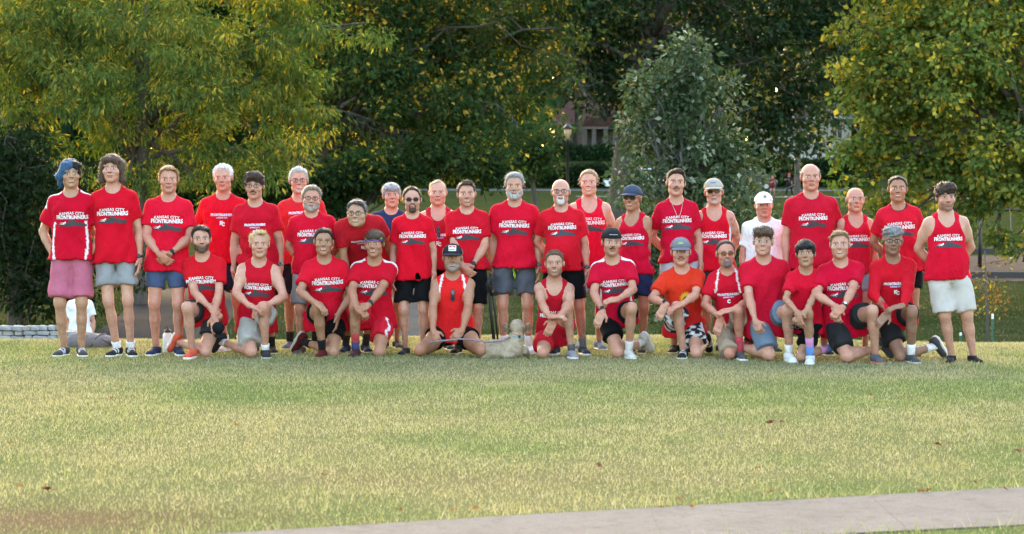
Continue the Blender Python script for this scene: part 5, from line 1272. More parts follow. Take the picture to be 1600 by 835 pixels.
def lamp_post():
    d = 118; b = G(887, d); root = empty('street_lamp', b); H_top = (W(887, 191, d) - b)[2]; ir = plain('black_iron', (.012, .012, .013), .45)
    hp_ = H_top - .82; mb = MB(); mb.lathe((0, 0, 0), [(.20, -.2), (.20, .15), (.13, .45), (.10, .8), (.075, 1.0), (.065, hp_ - .25), (.11, hp_ - .2), (.07, hp_ - .1), (.16, hp_)], 12); mb.build('post', ir, root, smooth=True)
    m, nt, bs = mat_new('lamp_glass'); bs.inputs['Base Color'].default_value = (.32, .235, .12, 1); bs.inputs['Roughness'].default_value = .35; bs.inputs['Emission Color'].default_value = (1.0, .74, .40, 1); bs.inputs['Emission Strength'].default_value = .02
    mb = MB(); mb.lathe((0, 0, hp_), [(.09, 0), (.15, .22), (.18, .48)], 10); mb.build('lantern_glass', m, root, smooth=True)
    mb = MB(); mb.lathe((0, 0, hp_ + .48), [(.23, 0), (.21, .08), (.13, .17), (.05, .22), (.035, .28), (.01, .34)], 12); mb.build('lantern_cap', ir, root, smooth=True)
    for k in range(4):
        a = math.pi / 4 + k * math.pi / 2; mb = MB(); mb.tube([(.10 * math.cos(a), .10 * math.sin(a), hp_), (.19 * math.cos(a), .19 * math.sin(a), hp_ + .48)], .014, 5); mb.build('lantern_rib', ir, root)
    tag(root, 'old fashioned black street lamp with glowing cream lantern', 'street lamp')
lamp_post()

def car(px, d, paint, label, name, L=4.7, H=1.72, flip=1, van=False):
    b = G(px, d, .012); root = empty(name, b); m, nt, bs = mat_new('car_paint'); bs.inputs['Base Color'].default_value = paint + (1,); bs.inputs['Roughness'].default_value = .25; bs.inputs['Coat Weight'].default_value = .6
    f = flip; h = L / 2; low = [(-h, .45), (-h + .08, .30), (h - .1, .30), (h, .50), (h - .03, .85), (h * .62, 1.02), (-h * .95, 1.08), (-h, .80)]
    mb = MB(); mb.prism([(f * x, z) for x, z in (low if f < 0 else low[::-1])], -.90, .90); mb.build('body', m, root, bevel=.05, smooth=False)
    cab = [(-h * .93, 1.06), (h * (.60 if not van else .7), 1.0), (h * (.30 if not van else .55), H - .05), (-h * .10, H), (-h * .82, H - .05)]; mb = MB(); mb.prism([(f * x, z) for x, z in (cab if f < 0 else cab[::-1])], -.76, .76); mb.build('cabin', m, root, bevel=.05)
    gl = lens_dark((.015, .018, .022))
    for sy in (-1, 1):
        for x0, x1, xt0, xt1 in ((h * .04, h * .50, h * .03, h * .27), (-h * .40, h * .0, -h * .40, -h * .0), (-h * .84, -h * .44, -h * .78, -h * .44)):
            mb = MB(); pts = [(f * x0, sy * .775, 1.10), (f * x1, sy * .775, 1.08), (f * xt1, sy * .768, H - .16), (f * xt0, sy * .768, H - .15)]; mb.poly(pts if sy * f < 0 else pts[::-1]); mb.build('window', gl, root)
    mb = MB(); mb.poly([(f * h * .602, -.66, 1.06), (f * h * .602, .66, 1.06), (f * h * .345, .62, H - .12), (f * h * .345, -.62, H - .12)]); mb.build('windscreen', gl, root)
    for sx in (-1, 1):
        for sy in (-1, 1):
            Mx = Matrix.Rotation(R(90), 3, 'X'); mb = MB(); mb.lathe((f * sx * h * .62, sy * .80, .34), [(.20, -.12), (.34, -.11), (.345, 0), (.34, .11), (.20, .12)], 18, Mx); w = mb.build('wheel', plain('tyre_rubber', (.02, .02, .02), .8), root, smooth=True); mb = MB(); mb.lathe((f * sx * h * .62, sy * .91, .34), [(.19, -.02), (.20, 0), (.19, .02)], 14, Mx); mb.build('rim', plain('alloy_rim', (.4, .4, .41), .35, metal=.8), w)
    for sy in (-1, 1):
        mb = MB(); mb.box((f * (h - .02), sy * .62, .74), (.08, .36, .16)); mb.build('headlight', plain('headlight_lens', (.7, .7, .7), .15), root); mb = MB(); mb.box((-f * (h - .0), sy * .70, .86), (.06, .22, .22)); mb.build('tail_light', plain('tail_light_lens', (.35, .02, .02), .2), root)
    mb = MB(); mb.tube([(f * h * .2, -.62, H + .02), (-f * h * .7, -.62, H + .0)], .025, 6); mb.build('roof_rail', plain('alloy_rim', (.4, .4, .41), .35, metal=.8), root)
    tag(root, label, 'car')
car(1168, 199, (.016, .020, .028), 'dark blue parked car behind the silvery oak', 'parked_car')
car(990, 201, (.70, .71, .72), 'white parked car hidden behind the thick trunk', 'parked_car', 4.9, 1.85, -1, True)

# ------------------------------------------------------------------ playground: swings and timber borders
def swings():
    d = 80; a = G(1531, d); root = empty('swing_set', a); ir = plain('dark_swing_steel', (.014, .014, .015), .5); top = (W(1531, 327, d) - a)[2]
    for x in (0, 3.4): mb = MB(); mb.tube([(x, 0, -.3), (x, 0, top)], .065, 10); mb.build('post', ir, root, smooth=True)
    mb = MB(); mb.tube([(-.1, 0, top - .04), (3.5, 0, top - .04)], .05, 10); mb.build('crossbar', ir, root, smooth=True)
    for xs_ in (.85, 2.2):
        zs = .62; mb = MB(); mb.box((xs_, 0, zs), (.34, .30, .22), taper=1.2); st = mb.build('seat', plain('black_rubber', (.012, .012, .012), .6), root, bevel=.02)
        for sx in (-1, 1): mb = MB(); mb.tube([(xs_ + sx * .2, 0, zs + .1), (xs_ + sx * .16, 0, top - .05)], .012, 5); mb.build('chain', plain('chain_steel', (.25, .25, .26), .5, metal=.6), root)
    tag(root, 'black swing set on the mulch under the maple', 'swing set')
    for nm, dd, lb in (('timber_border', 74.2, 'near timber border of the mulch bed'), ('timber_border', 90.0, 'far timber border of the mulch bed')):
        p = G(1380, dd); q = G(1950, dd); o = empty(nm, p); n = 5
        for i in range(n): mb = MB(); mb.box(((q[0] - p[0]) * (i + .5) / n, 0, .08), ((q[0] - p[0]) / n - .02, .2, .22)); mb.build('timber', plain('grey_timber', (.055, .05, .046), .9, .25), o, bevel=.01)
        tag(o, lb, 'border', 'timber borders of the play area')
swings()

# ------------------------------------------------------------------ sapling and stakes behind the man at the end of the row
def sapling():
    d = 34.0; b = G(1541, d); root = empty('sapling', b); rg = np.random.RandomState(8); top = (W(1541, 392, d) - b)[2]
    mb = MB(); mb.tube([(0, 0, -.1), (.02, 0, top * .5), (-.02, 0, top)], [.022, .016, .006], 8)
    tips = []
    for i in range(12):
        z = top * rg.uniform(.45, .95); a = rg.uniform(0, 6.28); L_ = rg.uniform(.15, .30); e = (math.cos(a) * L_, math.sin(a) * L_, z + rg.uniform(-.05, .15)); mb.tube([(0, 0, z), e], [.006, .003], 5); tips += [e, (e[0] * .6, e[1] * .6, z + .03)]
    mb.build('trunk', BARKG, root, smooth=True)
    V, Q, C = leaf_cloud(np.array(tips), np.full((len(tips), 3), .12), 11, .055, .55, [(.20, .13, .03), (.30, .17, .05), (.13, .13, .03), (.24, .10, .03)], rg, .3, 1.0, .1); o = mk('crown', npmesh('crown', V, Q, False, C), LEAF, root); tag(o, kind='stuff'); tag(root, 'thin sapling with sparse orange leaves beside the cream shorts', 'tree')
    gm = plain('green_stake', (.03, .10, .05), .6); wm = plain('white_stake_tip', (.75, .75, .75), .6)
    for px, ty, lb in ((1551, 491, 'green metal stake with white tip on the sapling far side'), (1501, 520, 'green metal stake showing behind the cream shorts')):
        p = G(px, 33.0); h = (W(px, ty, 33.0) - p)[2]; o = empty('stake', p); mb = MB(); mb.box((0, 0, h * .45 - .1), (.024, .024, h * .9 + .2)); mb.build('shaft', gm, o); mb = MB(); mb.box((0, 0, h * .95), (.028, .028, h * .10)); mb.build('tip', wm, o)
        for z in np.arange(.15, h * .88, .16): mb = MB(); mb.box((.018, 0, z), (.014, .012, .03)); mb.build('stud', gm, o)
        tag(o, lb, 'stake', 'garden stakes')
sapling()

# ------------------------------------------------------------------ dog, leads, bottle, bag, held cap
def dog():
    d = 22.25; b = np.array([(792 - 800) * d / F, CAMY + d + .12, 0.0]); T = lambda px, py, dy=0.0: W(px, py, d + .12 + dy) - b
    P = [Rcone(T(770, 546, .06), T(800, 543, .02), .078, .088), (Rcone(T(800, 543, .02), T(808, 529, .02), .090, .060), .04), (Rcone(T(808, 530, .02), T(808, 522, .03), .056, .052), .02), (Ell(T(808, 511, .035), (.062, .072, .055)), .015), (Rcone(T(812, 514, .08), T(818, 516, .17), .036, .026), .03), (Ell(T(774, 547, .0), (.10, .12, .080)), .03), (Rcone(T(776, 554, -.05), T(756, 556, -.02), .034, .026), .02), (Rcone(T(758, 552, .06), T(744, 552, .14), .024, .010), .02), (Rcone(T(820, 548, .05), T(824, 558, .26), .034, .026), .03), (Rcone(T(798, 549, .05), T(800, 558, .28), .034, .026), .03), (Ell(T(792, 554, -.05), (.065, .06, .035)), .02), (Ell(T(791, 512, .03), (.022, .030, .042)), .014), (Ell(T(825, 512, .03), (.022, .030, .042)), .014), (Ell(T(808, 506, .04), (.045, .05, .04)), .02)]
    pr = [p[0] if isinstance(p, tuple) else p for p in P]; g = Grid(np.min([p.lo for p in pr], 0) - .04, np.max([p.hi for p in pr], 0) + .04, .0085); f = g.union(P, .02)
    f = f + wrinkle(5, .004, g.X, g.Y, g.Z, 1.8) + .0025 * np.sin(g.X * 140 + 2 * np.sin(g.Z * 60)) * np.sin(g.Z * 150 + 2 * np.sin(g.X * 50)); f = np.maximum(f, -(g.Z + 0.0)); V, Q = surfnet(f, g)
    C = np.tile(np.array((.54, .44, .325)), (len(V), 1)); e1 = T(789, 512); e2 = T(827, 512)
    for e in (e1, e2): dd = np.linalg.norm((V - e)[:, [0, 2]], axis=1); C[dd < .034] = (.27, .19, .125)
    C *= 1 + .10 * np.sin(V[:, :1] * 60) * np.sin(V[:, 2:] * 70)
    m, nt, bs = mat_new('dog_fur'); a = nt.nodes.new('ShaderNodeAttribute'); a.attribute_name = 'Col'; fz = noise_out(nt, 70, 4, .7); nt.links.new(mixc(nt, a.outputs['Color'], ramp(nt, fz, [(.3, (.65, .62, .58)), (.7, (1.15, 1.15, 1.15))]), 1.0, 'MULTIPLY'), bs.inputs['Base Color']); bs.inputs['Roughness'].default_value = .9; bump(nt, bs, fz, .9, .015)
    o = mk('dog', npmesh('dog', V, Q, True, C), m, None, b); tag(o, 'cream curly dog lying with its back turned, facing away', 'dog')
    rg = np.random.RandomState(9); c4 = V[Q]; cen = c4.mean(1); nn = np.cross(c4[:, 2] - c4[:, 0], c4[:, 3] - c4[:, 1]); nn /= np.linalg.norm(nn, axis=1)[:, None] + 1e-9; n = 9000; k = rg.randint(0, len(cen), n); rp = cen[k] + rg.randn(n, 3) * .002; n_ = nn[k]
    fl = np.tile(np.array([-.5, .1, -.7]), (n, 1)) + .5 * rg.randn(n, 3); fl -= n_ * (fl * n_).sum(1)[:, None]; dr = fl + n_ * rg.uniform(.1, .45, (n, 1)); dr /= np.linalg.norm(dr, axis=1)[:, None]; sd_ = np.cross(dr, n_); sd_ /= np.linalg.norm(sd_, axis=1)[:, None] + 1e-9; ln = rg.uniform(.012, .026, (n, 1))
    FV = np.stack([rp - sd_ * .003, rp + sd_ * .003, rp + dr * ln], 1).reshape(-1, 3); FC = np.repeat(C[Q[k, 0]] * rg.uniform(.85, 1.25, (n, 1)), 3, 0); co = mk('coat', npmesh('coat', FV, np.arange(3 * n).reshape(-1, 3), False, np.clip(FC, 0, 1)), leafy_mat('dog_hair', .15, .8, .1, (1.0, .95, .85)), o); tag(co, kind='stuff')
    mb = MB(); c = T(808, 525.5, .025); M3 = np.array(Matrix.Rotation(R(12), 3, 'Y')); ring = [c + M3 @ np.array([.064 * math.cos(a_), .064 * math.sin(a_), 0]) for a_ in np.linspace(0, 2 * math.pi, 25)]
    mb.tube(ring, .011, 8, caps=False); cl = mb.build('collar', plain('teal_webbing', (.20, .33, .36), .7), o, smooth=True); mb = MB(); mb.tube([p + np.array([0, 0, .016]) for p in ring], .006, 6, caps=False); mb.build('collar_stripe', plain('orange_webbing', (.50, .20, .10), .7), cl, smooth=True); mb = MB(); mb.lathe(c + np.array([.02, -.064, .0]), [(.006, -.012), (.013, -.01), (.013, .01), (.006, .012)], 10); mb.build('buckle', plain('black_plastic', (.012, .012, .013), .4), cl)
    pts = [W(672, 536, d - .06), W(684, 533.5, d - .08), W(700, 532, d - .06), W(718, 530, d - .08), W(735, 531, d - .03), W(760, 535, d + .0), W(783, 533, d + .04), W(797, 527, d + .08)]
    mb = MB(); mb.tube(pts, .0085, 8); o = mb.build('leash', plain('mauve_rope', (.22, .17, .20), .8, .25, 60), smooth=True); tag(o, 'mauve rope leash from the kneeling hands to the dog', 'leash')
    mb = MB(); d2 = 22.75
    for dx, sw in ((0, .0), (4, .012), (9, -.01)): mb.tube([W(766 + dx * .6, 428, d2), W(760 + dx, 445, d2 - .03), W(768 + sw * 200, 462, d2), W(760 + dx, 452, d2 + .03), W(767, 436, d2)], .009, 6)
    mb.tube([W(764, 455, d2), W(767, 490, d2), W(772, 534, d2 + .02)], [.012, .016, .018], 6); mb.tube([W(768, 455, d2 + .02), W(774, 492, d2 + .03), W(778, 536, d2 + .04)], [.008, .010, .010], 6)
    o = mb.build('strap_leash', plain('black_webbing', (.012, .012, .013), .7), smooth=True); tag(o, 'black webbing leash hanging beside the charcoal shorts with lime cord', 'leash')
dog()

def bottle():
    p = np.array([(262 - 800) * 23.0 / F, CAMY + 23.0, 0.0]); root = empty('water_bottle', p); mb = MB(); mb.lathe((0, 0, 0), [(.043, 0), (.046, .006), (.046, .165), (.043, .180), (.030, .192), (.029, .196)], 20); mb.build('flask', plain('pale_blue_enamel', (.52, .64, .74), .35, .04), root, smooth=True)
    mb = MB(); mb.lathe((0, 0, .196), [(.032, 0), (.032, .022), (.020, .028), (.013, .034), (.013, .052), (.008, .056)], 16); mb.build('lid', plain('black_plastic', (.012, .012, .013), .4), root, smooth=True); mb = MB(); mb.tube([(-.020, 0, .22), (-.024, 0, .245), (-.008, 0, .256), (.010, 0, .25)], .005, 6); mb.build('carry_loop', plain('black_plastic', (.012, .012, .013), .4), root, smooth=True); tag(root, 'pale blue water bottle with black lid on the grass', 'bottle')
bottle()

def bag():
    d = 23.7; b = np.array([(143 - 800) * d / F, CAMY + d, 0.0]); g = Grid((-.30, -.22, -.02), (.30, .22, .24), .012); X, Y, Z = g.X, g.Y, g.Z
    f = g.union([Ell((-.06, 0, .055), (.19, .15, .10)), (Ell((.10, .0, .05), (.14, .13, .08)), .05), (Ell((-.19, -.02, .05), (.06, .10, .075)), .04)], .03) + wrinkle(4, .008, X, Y, Z, .6); f = np.maximum(f, -Z); V, Q = surfnet(f, g)
    o = mk('backpack', npmesh('backpack', V, Q), cloth('grey_canvas', (.17, .17, .175), wr=.4), None, b); tag(o, 'slumped grey backpack behind the first pair of shoes', 'backpack')
    mb = MB(); mb.tube([(.02, -.15, .015), (.06, -.11, .10), (.10, -.03, .142), (.13, .05, .125), (.18, .10, .06)], .007, 6); mb.build('zip', plain('dark_zip', (.03, .03, .03), .6), o, smooth=True); mb = MB(); mb.tube([(.12, -.10, .09), (.20, -.12, .06), (.24, -.06, .03), (.20, .02, .10)], [.014, .018, .018, .014], 7); mb.build('shoulder_strap', cloth('grey_canvas', (.12, .12, .125)), o, smooth=True)
bag()

def held_cap():
    d = 22.33; c = W(341, 512, d); root_b = c; g = Grid((-.13, -.13, -.13), (.13, .13, .13), .009); X, Y, Z = g.X, g.Y, g.Z; f = g.union([Ell((0, 0, 0), (.085, .085, .085))], .02); f = np.maximum(f, -(Z * -.4 + Y * -.6 + .01)); f = np.maximum(f, -(.06 - np.sqrt(X * X + Y * Y + Z * Z))) ; V, Q = surfnet(f, g)
    o = mk('baseball_cap', npmesh('baseball_cap', V, Q), cloth('cap_cloth', (.012, .012, .014)), None, c); mb = MB(); mb.lathe((.02, -.02, -.07), [(.050, -.005), (.058, 0), (.050, .005)], 18, Matrix.Rotation(R(25), 3, 'X')); mb.build('brim', cloth('cap_brim_cloth', (.012, .012, .014)), o, smooth=True); tag(o, 'black cap dangling from the hand beside the coral sneakers', 'cap')
held_cap()
def eyeglasses_held():
    d = 21.55; c = W(1242, 511, d); mb = MB()
    for s_ in (-1, 1): mb.tube([c + np.array([s_ * .024 + .020 * math.cos(a), .01 * math.sin(a), .016 * math.sin(a)]) for a in np.linspace(0, 6.283, 15)], .003, 5, caps=False)
    mb.tube([c + np.array([.044, 0, .008]), c + np.array([.05, .06, .02])], .003, 5); mb.tube([c + np.array([-.044, 0, .008]), c + np.array([-.04, .06, .02])], .003, 5)
    o = mb.build('eyeglasses', plain('frame_plastic', (.012, .012, .012), .3), smooth=True); tag(o, 'black glasses dangling from kneeling fingers above purple socks', 'glasses')
eyeglasses_held()
# ------------------------------------------------------------------ the group: poses
PALE = (.55, .305, .218); ROSY = (.54, .268, .190); FAIR = (.51, .280, .192); TAN = (.40, .205, .125); OLIVE = (.40, .222, .135); ASIAN = (.46, .268, .170); BROWN = (.30, .17, .11); DEEP = (.25, .135, .085)

def gz(d): return 0.0

def arm(I, sx, spec, y0, raised=None):
    """spec -> dict for build_person; I is a function torso-local -> world"""
    out = np.array([sx, 0, 0.0])
    if isinstance(spec, str): spec = (spec,)
    k = spec[0]
    if k == 'down': return dict(w=I(sx * .225, -.035, -.065), hint=(sx * .5, 1, 0), hn=(-sx, 0, 0), pose='relax')
    if k == 'clasp': 
        dz = spec[1] if len(spec) > 1 else -.01
        return dict(w=I(sx * .050, -.175 - (.035 if sx < 0 else 0), dz + (.012 if sx > 0 else 0)), hint=(sx * 1.0, .35, -.35), hd=(-sx * .75, -.12, -.62), hn=(-sx * .35, 1, 0), pose='clasp')
    if k == 'behind': return dict(w=I(sx * .085, .165, .02), hint=(sx * 1.0, .25, -.1), hd=(-sx, .1, -.4), hn=(0, 1, 0), pose='fist', hide=True)
    if k == 'pocket': return dict(w=I(sx * .175, -.045, .0), hint=(sx * 1.0, .8, 0), hd=(-sx * .15, .05, -1), hn=(-sx, .2, 0), pose='fist', hide=True)
    if k == 'px':      # photo pixel of the wrist, depth offset from y0, hand direction, palm normal, pose
        _, px, py, dy, hd, hn, pose = spec[:7]; d = y0 + dy - CAMY
        r = dict(w=W(px, py, d), hint=spec[7] if len(spec) > 7 else (sx * .8, .5, -.4), hn=hn, pose=pose)
        if hd is not None: r['hd'] = hd
        return r

def head_turn(k, hroll, hyaw, hpitch):
    rg = np.random.RandomState(sum(ord(c) * (7 + i) for i, c in enumerate(k))); return frame_up((math.sin(hroll + rg.uniform(-.06, .06)), 0, 1), hyaw + rg.uniform(-.16, .16)) @ rotm('X', hpitch + rg.uniform(-.05, .06))

def stand(k, hx, top, d, px, feet, aL='down', aR='down', yaw=0.0, hyaw=0.0, hpitch=0.0, hroll=0.0, lean=0.02, look=None, wear=(), s=None, label='', g0=0.0, **q):
    y0 = CAMY + d; zt = CAMH - (top - HOR) * d / F; s = s or (zt - g0 - .015) / 1.78
    hs = (0.45 + .55 * s) * q.get('hscale', 1.0)
    xb = (px - 800) * d / F; base = np.array([xb, y0, g0]); pel = np.array([xb, y0, g0 + .93 * s])
    hc = np.array([(hx - 800) * d / F, y0 - lean, zt - .014 - .114 * hs])
    up = hc - np.array([0, -.02, 0]) - pel
    M = frame_up(up, yaw); L = lambda x, y, z: pel + M @ (np.array([x * q.get('w', 1.0), y, z]) * s)
    hM = head_turn(k, hroll, hyaw, hpitch)
    q.update(s=s, base=base, pel=pel, M=M, hc=hc, hM=hM)
    q['aL'] = arm(L, -1, aL, y0); q['aR'] = arm(L, 1, aR, y0)
    for sx, key, f in ((-1, 'lL', feet[0]), (1, 'lR', feet[1])):
        fx, fdy = f if isinstance(f, tuple) else (f, 0.0)
        q[key] = dict(a=np.array([(fx - 800) * d / F, y0 + .02 + fdy, g0 + .082 * s]), hint=(sx * .12, -1, 0), toe=(sx * .28 + math.sin(yaw), -1, 0))
    q['wear'] = wear; q['label'] = label; PEOPLE.append((k, q)); return q

def kneel(k, hx, top, d, px, up, footx, kneex, adx=0.0, aL=None, aR=None, yaw=0.0, hyaw=0.0, hpitch=0.0, hroll=0.0, lean=.14, py=.34, s=.97, kout=.15, fz=.0, wear=(), label='', tuck=True, fdy=0.0, **q):
    y0 = CAMY + d; zt = CAMH - (top - HOR) * d / F; hs = (0.45 + .55 * s) * q.get('hscale', 1.0)
    X = lambda p: (p - 800) * d / F
    base = np.array([X(px), y0 + .15, 0.0]); yp = y0 + py
    hc = np.array([X(hx), yp - lean, zt - .014 - .114 * hs]); dx = hc[0] - X(px)
    pz = hc[2] - math.sqrt(max((.735 * s) ** 2 - dx * dx - (lean - .02) ** 2, .01)); pel = np.array([X(px), yp, pz])
    M = frame_up(hc - np.array([0, -.02, 0]) - pel, yaw); L = lambda x, y, z: pel + M @ (np.array([x * q.get('w', 1.0), y, z]) * s)
    hM = head_turn(k, hroll, hyaw, hpitch)
    q.update(s=s, base=base, pel=pel, M=M, hc=hc, hM=hM)
    su = -1 if up == 'L' else 1; ku, kd = ('lL', 'lR') if up == 'L' else ('lR', 'lL')
    q[ku] = dict(a=np.array([X(footx), y0 + .05 + fdy, .082 * s]), hint=(su * kout, -1, 1.2), toe=(su * .18, -1, 0))
    hip = L(-su * .092, .01, 0); kz = .058 * s; kx = X(kneex); r2 = (.445 * s) ** 2 - (hip[2] - kz) ** 2 - (hip[0] - kx) ** 2
    ky = hip[1] - math.sqrt(max(r2, .0001)); knee = np.array([kx, ky, kz])
    ax = adx * d / F; az = .125 if tuck else .075; an = knee + np.array([ax, math.sqrt(max((.425 * s) ** 2 - ax * ax - (az - kz) ** 2, .01)), 0]); an[2] = az
    dirn = nrm(an - knee)
    toe = nrm(dirn * .55 + np.array([0, 0, -.85])) if tuck else nrm(dirn + np.array([0, 0, -.1]))
    q[kd] = dict(knee=knee, a=an, hint=(0, -.3, -1), toe=toe, fup=-dirn + np.array([0, 0, -.6]))
    q['aL'] = arm(L, -1, aL, y0); q['aR'] = arm(L, 1, aR, y0)
    q['wear'] = wear; q['label'] = label; PEOPLE.append((k, q)); return q

PEOPLE = []
RED = (.60, .006, .030)
B_BLACK = (.007, .007, .008); NAVY = (.018, .026, .060)
DK = (.030, .020, .014); BR = (.085, .048, .026); LBR = (.20, .115, .055); GR = (.34, .34, .34); WH = (.68, .67, .65); SALT = (.20, .20, .20); BLOND = (.62, .44, .22); BK = (.010, .009, .009)

def tattoo(V, C, D):
    A, sh, el, wr, fd = D['arms']['aR']; u = nrm(el - sh); t = (V - sh) @ u / np.linalg.norm(el - sh); d = np.linalg.norm(V - sh - ((V - sh) @ u)[:, None] * u, axis=1)
    m = (t > -.05) & (t < .95) & (d < .075) & (np.sin(V[:, 2] * 170 + 2 * np.sin(V[:, 0] * 130)) * np.sin(V[:, 0] * 140 + V[:, 1] * 120) > .15) & ((t < .30) | ((t > .50) & (t < .72)))
    C[m] = C[m] * .45 + np.array((.05, .06, .07)) * .55

def floral(P, lp, c, I):
    C = np.tile(np.array(c), (len(P), 1)); m = np.sin(P[:, 0] * 62 + 1.5 * np.sin(P[:, 2] * 48)) * np.sin(P[:, 2] * 58 + 1.5 * np.sin(P[:, 1] * 44)) * 1.0 + .35 * np.sin(P[:, 1] * 70) > .18; C[m] = (.72, .72, .74); return C
def sidewave(P, lp, c, I):
    C = np.tile(np.array(c), (len(P), 1)); kn = I['legs']['lR'][2]; hip = I['legs']['lR'][1]; u = nrm(kn - hip); t = (P - hip) @ u; m = (lp[:, 0] > .06) & (np.abs((P[:, 0] - hip[0]) - .055 - .014 * np.sin(t * 45)) < .010) & (P[:, 1] < hip[1] + .06); C[m] = (.8, .8, .8); return C
def piping(P, lp, c, I):
    C = np.tile(np.array(c), (len(P), 1)); G, hip, kn, an = I['legs']['lR']; m = np.abs(((P[:, 2] * 34 + P[:, 0] * 10) % 1.0) - .5) < .09; C[m] = np.array(c) * .35; return C

patch = [rect(-.032, .032, -.022, .028) + ((.82, .82, .80), 'patch'), grid_shape(lambda u: (.004 + .016 * (1 - abs(u) / .026), .024), -.026, .026, 15) + ((.55, .02, .03), 'chevron_mark'), join2([rect(-.024 + i * .008, -.019 + i * .008, -.014, -.004 - .002 * (i % 2), 1, 1) for i in range(6)]) + ((.03, .03, .035), 'mark')]
flagm = [rect(-.002, .008, -.014, .014, 2, 2) + ((.02, .25, .08), 'green_mark'), rect(.012, .022, -.016, .012, 2, 2) + ((.60, .03, .03), 'red_mark')]
rainb = [rect(-.022, .018, -.008, -.001, 5, 1) + ((.75, .55, .05), 'yellow_mark'), rect(-.020, .016, -.001, .006, 5, 1) + ((.10, .35, .12), 'green_mark'), rect(-.014, .012, .006, .012, 5, 1) + ((.10, .20, .50), 'blue_mark')]
bluem = [rect(-.026, .026, -.004, .004, 6, 1) + ((.10, .14, .38), 'lettering_mark')]

# ---- standing, from the picture's left edge
stand('p01', 111, 250, 22.65, 113, (99, 127), 'pocket', 'pocket', skin=ASIAN, hcol=BK, smile=.9, teeth=True, brow=.7, w=1.0, hyaw=.12, psize=.86, pxo=.02,
      wear=[shirt(stripes=('shoulder', 'side'), hem=-.03), shorts((.44, .125, .185), .90, .035), shoe((.05, .05, .055), accent=(.7, .7, .7), sock=None), hair((.035, .10, .20), 'bluelong', .012, .014, col2=BK)],
      label='person in red tee with white side stripes and pink shorts, hands in pockets')
stand('p02', 176, 242, 22.65, 180, (182, 204), 'behind', 'down', skin=PALE, hcol=(.10, .065, .04), smile=.25, w=.97, psize=.86, armw=.9, legw=.9,
      wear=[shirt(hem=-.09), shorts((.27, .265, .27), .70, .04), shoe((.02, .02, .022), accent=(.75, .75, .75), sock=(.75, .75, .75), sockh=.05), hair((.085, .052, .032), 'long', .012, .012), watch('aR')],
      label='person in red tee and light grey shorts standing beside the pink shorts')
stand('p03', 264, 259, 22.75, 262, (243, 279), ('clasp', .03), ('clasp', .03), skin=ROSY, hcol=(.28, .15, .06), smile=.15, brow=.35, w=1.04,
      wear=[shirt(hem=-.12), shorts((.06, .085, .16), .68, .02), shoe((.025, .035, .075)), hair((.27, .14, .06), 'side', .006, .006), watch('aR')],
      label='person in red tee and blue shorts with hands clasped in front')
stand('p04', 349, 257, 23.25, 348, (352, 377), 'behind', 'down', skin=ROSY, hcol=WH, brow=.3, smile=.35, w=1.04, pz=.36, psize=.85, pxo=.005,
      wear=[shirt(pr='alt'), shorts(NAVY, .80, .03), shoe((.72, .70, .66), sock=(.8, .8, .8), sockh=.07), hair(WH, 'short', .008, .012)],
      label='person in red tee and navy shorts behind the kneeler in coral sneakers')
stand('p05', 398, 270, 22.95, 402, (396, 424), 'down', 'down', skin=FAIR, hcol=(.035, .022, .015), smile=.0, w=1.04, pz=.33, psize=.80,
      wear=[shirt(pr='alt'), shorts(B_BLACK, .85, .03), shoe((.03, .03, .03), sock=(.02, .02, .02)), hair((.040, .024, .016), 'curly', .0, .006), beard((.03, .02, .014), 'mustache'), glasses((.10, .08, .06)), watch('aR', (.25, .25, .26))],
      label='person in thin glasses and red tee standing behind the kneeler in stone grey shorts')
stand('p06', 467, 262, 23.55, 474, (453, 492), 'down', 'down', skin=ROSY, hcol=GR, smile=.9, teeth=True, brow=.4, stubble=.35, bcol=(.45, .43, .40), w=1.06, pz=.40, psize=.85,
      wear=[shirt(pr='alt', colr0=(.62, .016, .028)), shorts((.02, .02, .022), .9, .035), shoe((.16, .16, .17), sock=(.03, .03, .03), sockh=.10), hair((.42, .41, .39), 'short', .008, .012), glasses((.03, .025, .02))],
      label='rearmost person in dark glasses and red tee, behind the grey shorts')
stand('p07', 487, 290, 22.85, 489, (470, 512), 'behind', 'behind', skin=ROSY, hcol=(.22, .18, .14), smile=.1, w=1.13, belly=.4, fat=.6, pz=.34,
      wear=[shirt(), shorts((.245, .25, .265), .92, .035), shoe((.12, .10, .10)), hair((.24, .20, .16), 'side', .013, .012), beard((.36, .31, .27), 'full'), glasses((.02, .02, .02))],
      label='person in dark glasses, red tee and grey shorts, hands behind back')
stand('p08', 562, 312, 23.0, 572, (540, 571), ('px', 545, 452, -.25, None, (0, 1, .3), 'relax', (-1, .6, -.2)), 'down', skin=ASIAN, hcol=(.05, .05, .055), smile=.8, teeth=True, fat=1.0, w=1.14, lean=.42, s=.95, pz=.36, psize=.85, pxo=.01,
      wear=[shirt(pr='alt', colr0=(.52, .010, .025)), shorts((.02, .02, .022), .72, .03), shoe((.03, .045, .09), sock=(.05, .05, .05), sockh=.10), hair((.055, .055, .06), 'side', .010, .012), glasses((.02, .02, .02))],
      label='person in glasses and dark red tee leaning forward')
stand('p09', 612, 286, 23.65, 608, (600, 620), 'behind', 'behind', skin=ROSY, hcol=(.24, .24, .25), smile=.35, brow=.5, w=1.0, 
      wear=[shirt((.025, .035, .085), pr=None, matname='navy_jersey'), shorts((.02, .022, .03), .6, .03), shoe((.05, .05, .05)), hair((.27, .27, .28), 'fringe', .010, .012)],
      label='person in plain navy tee in the back row')
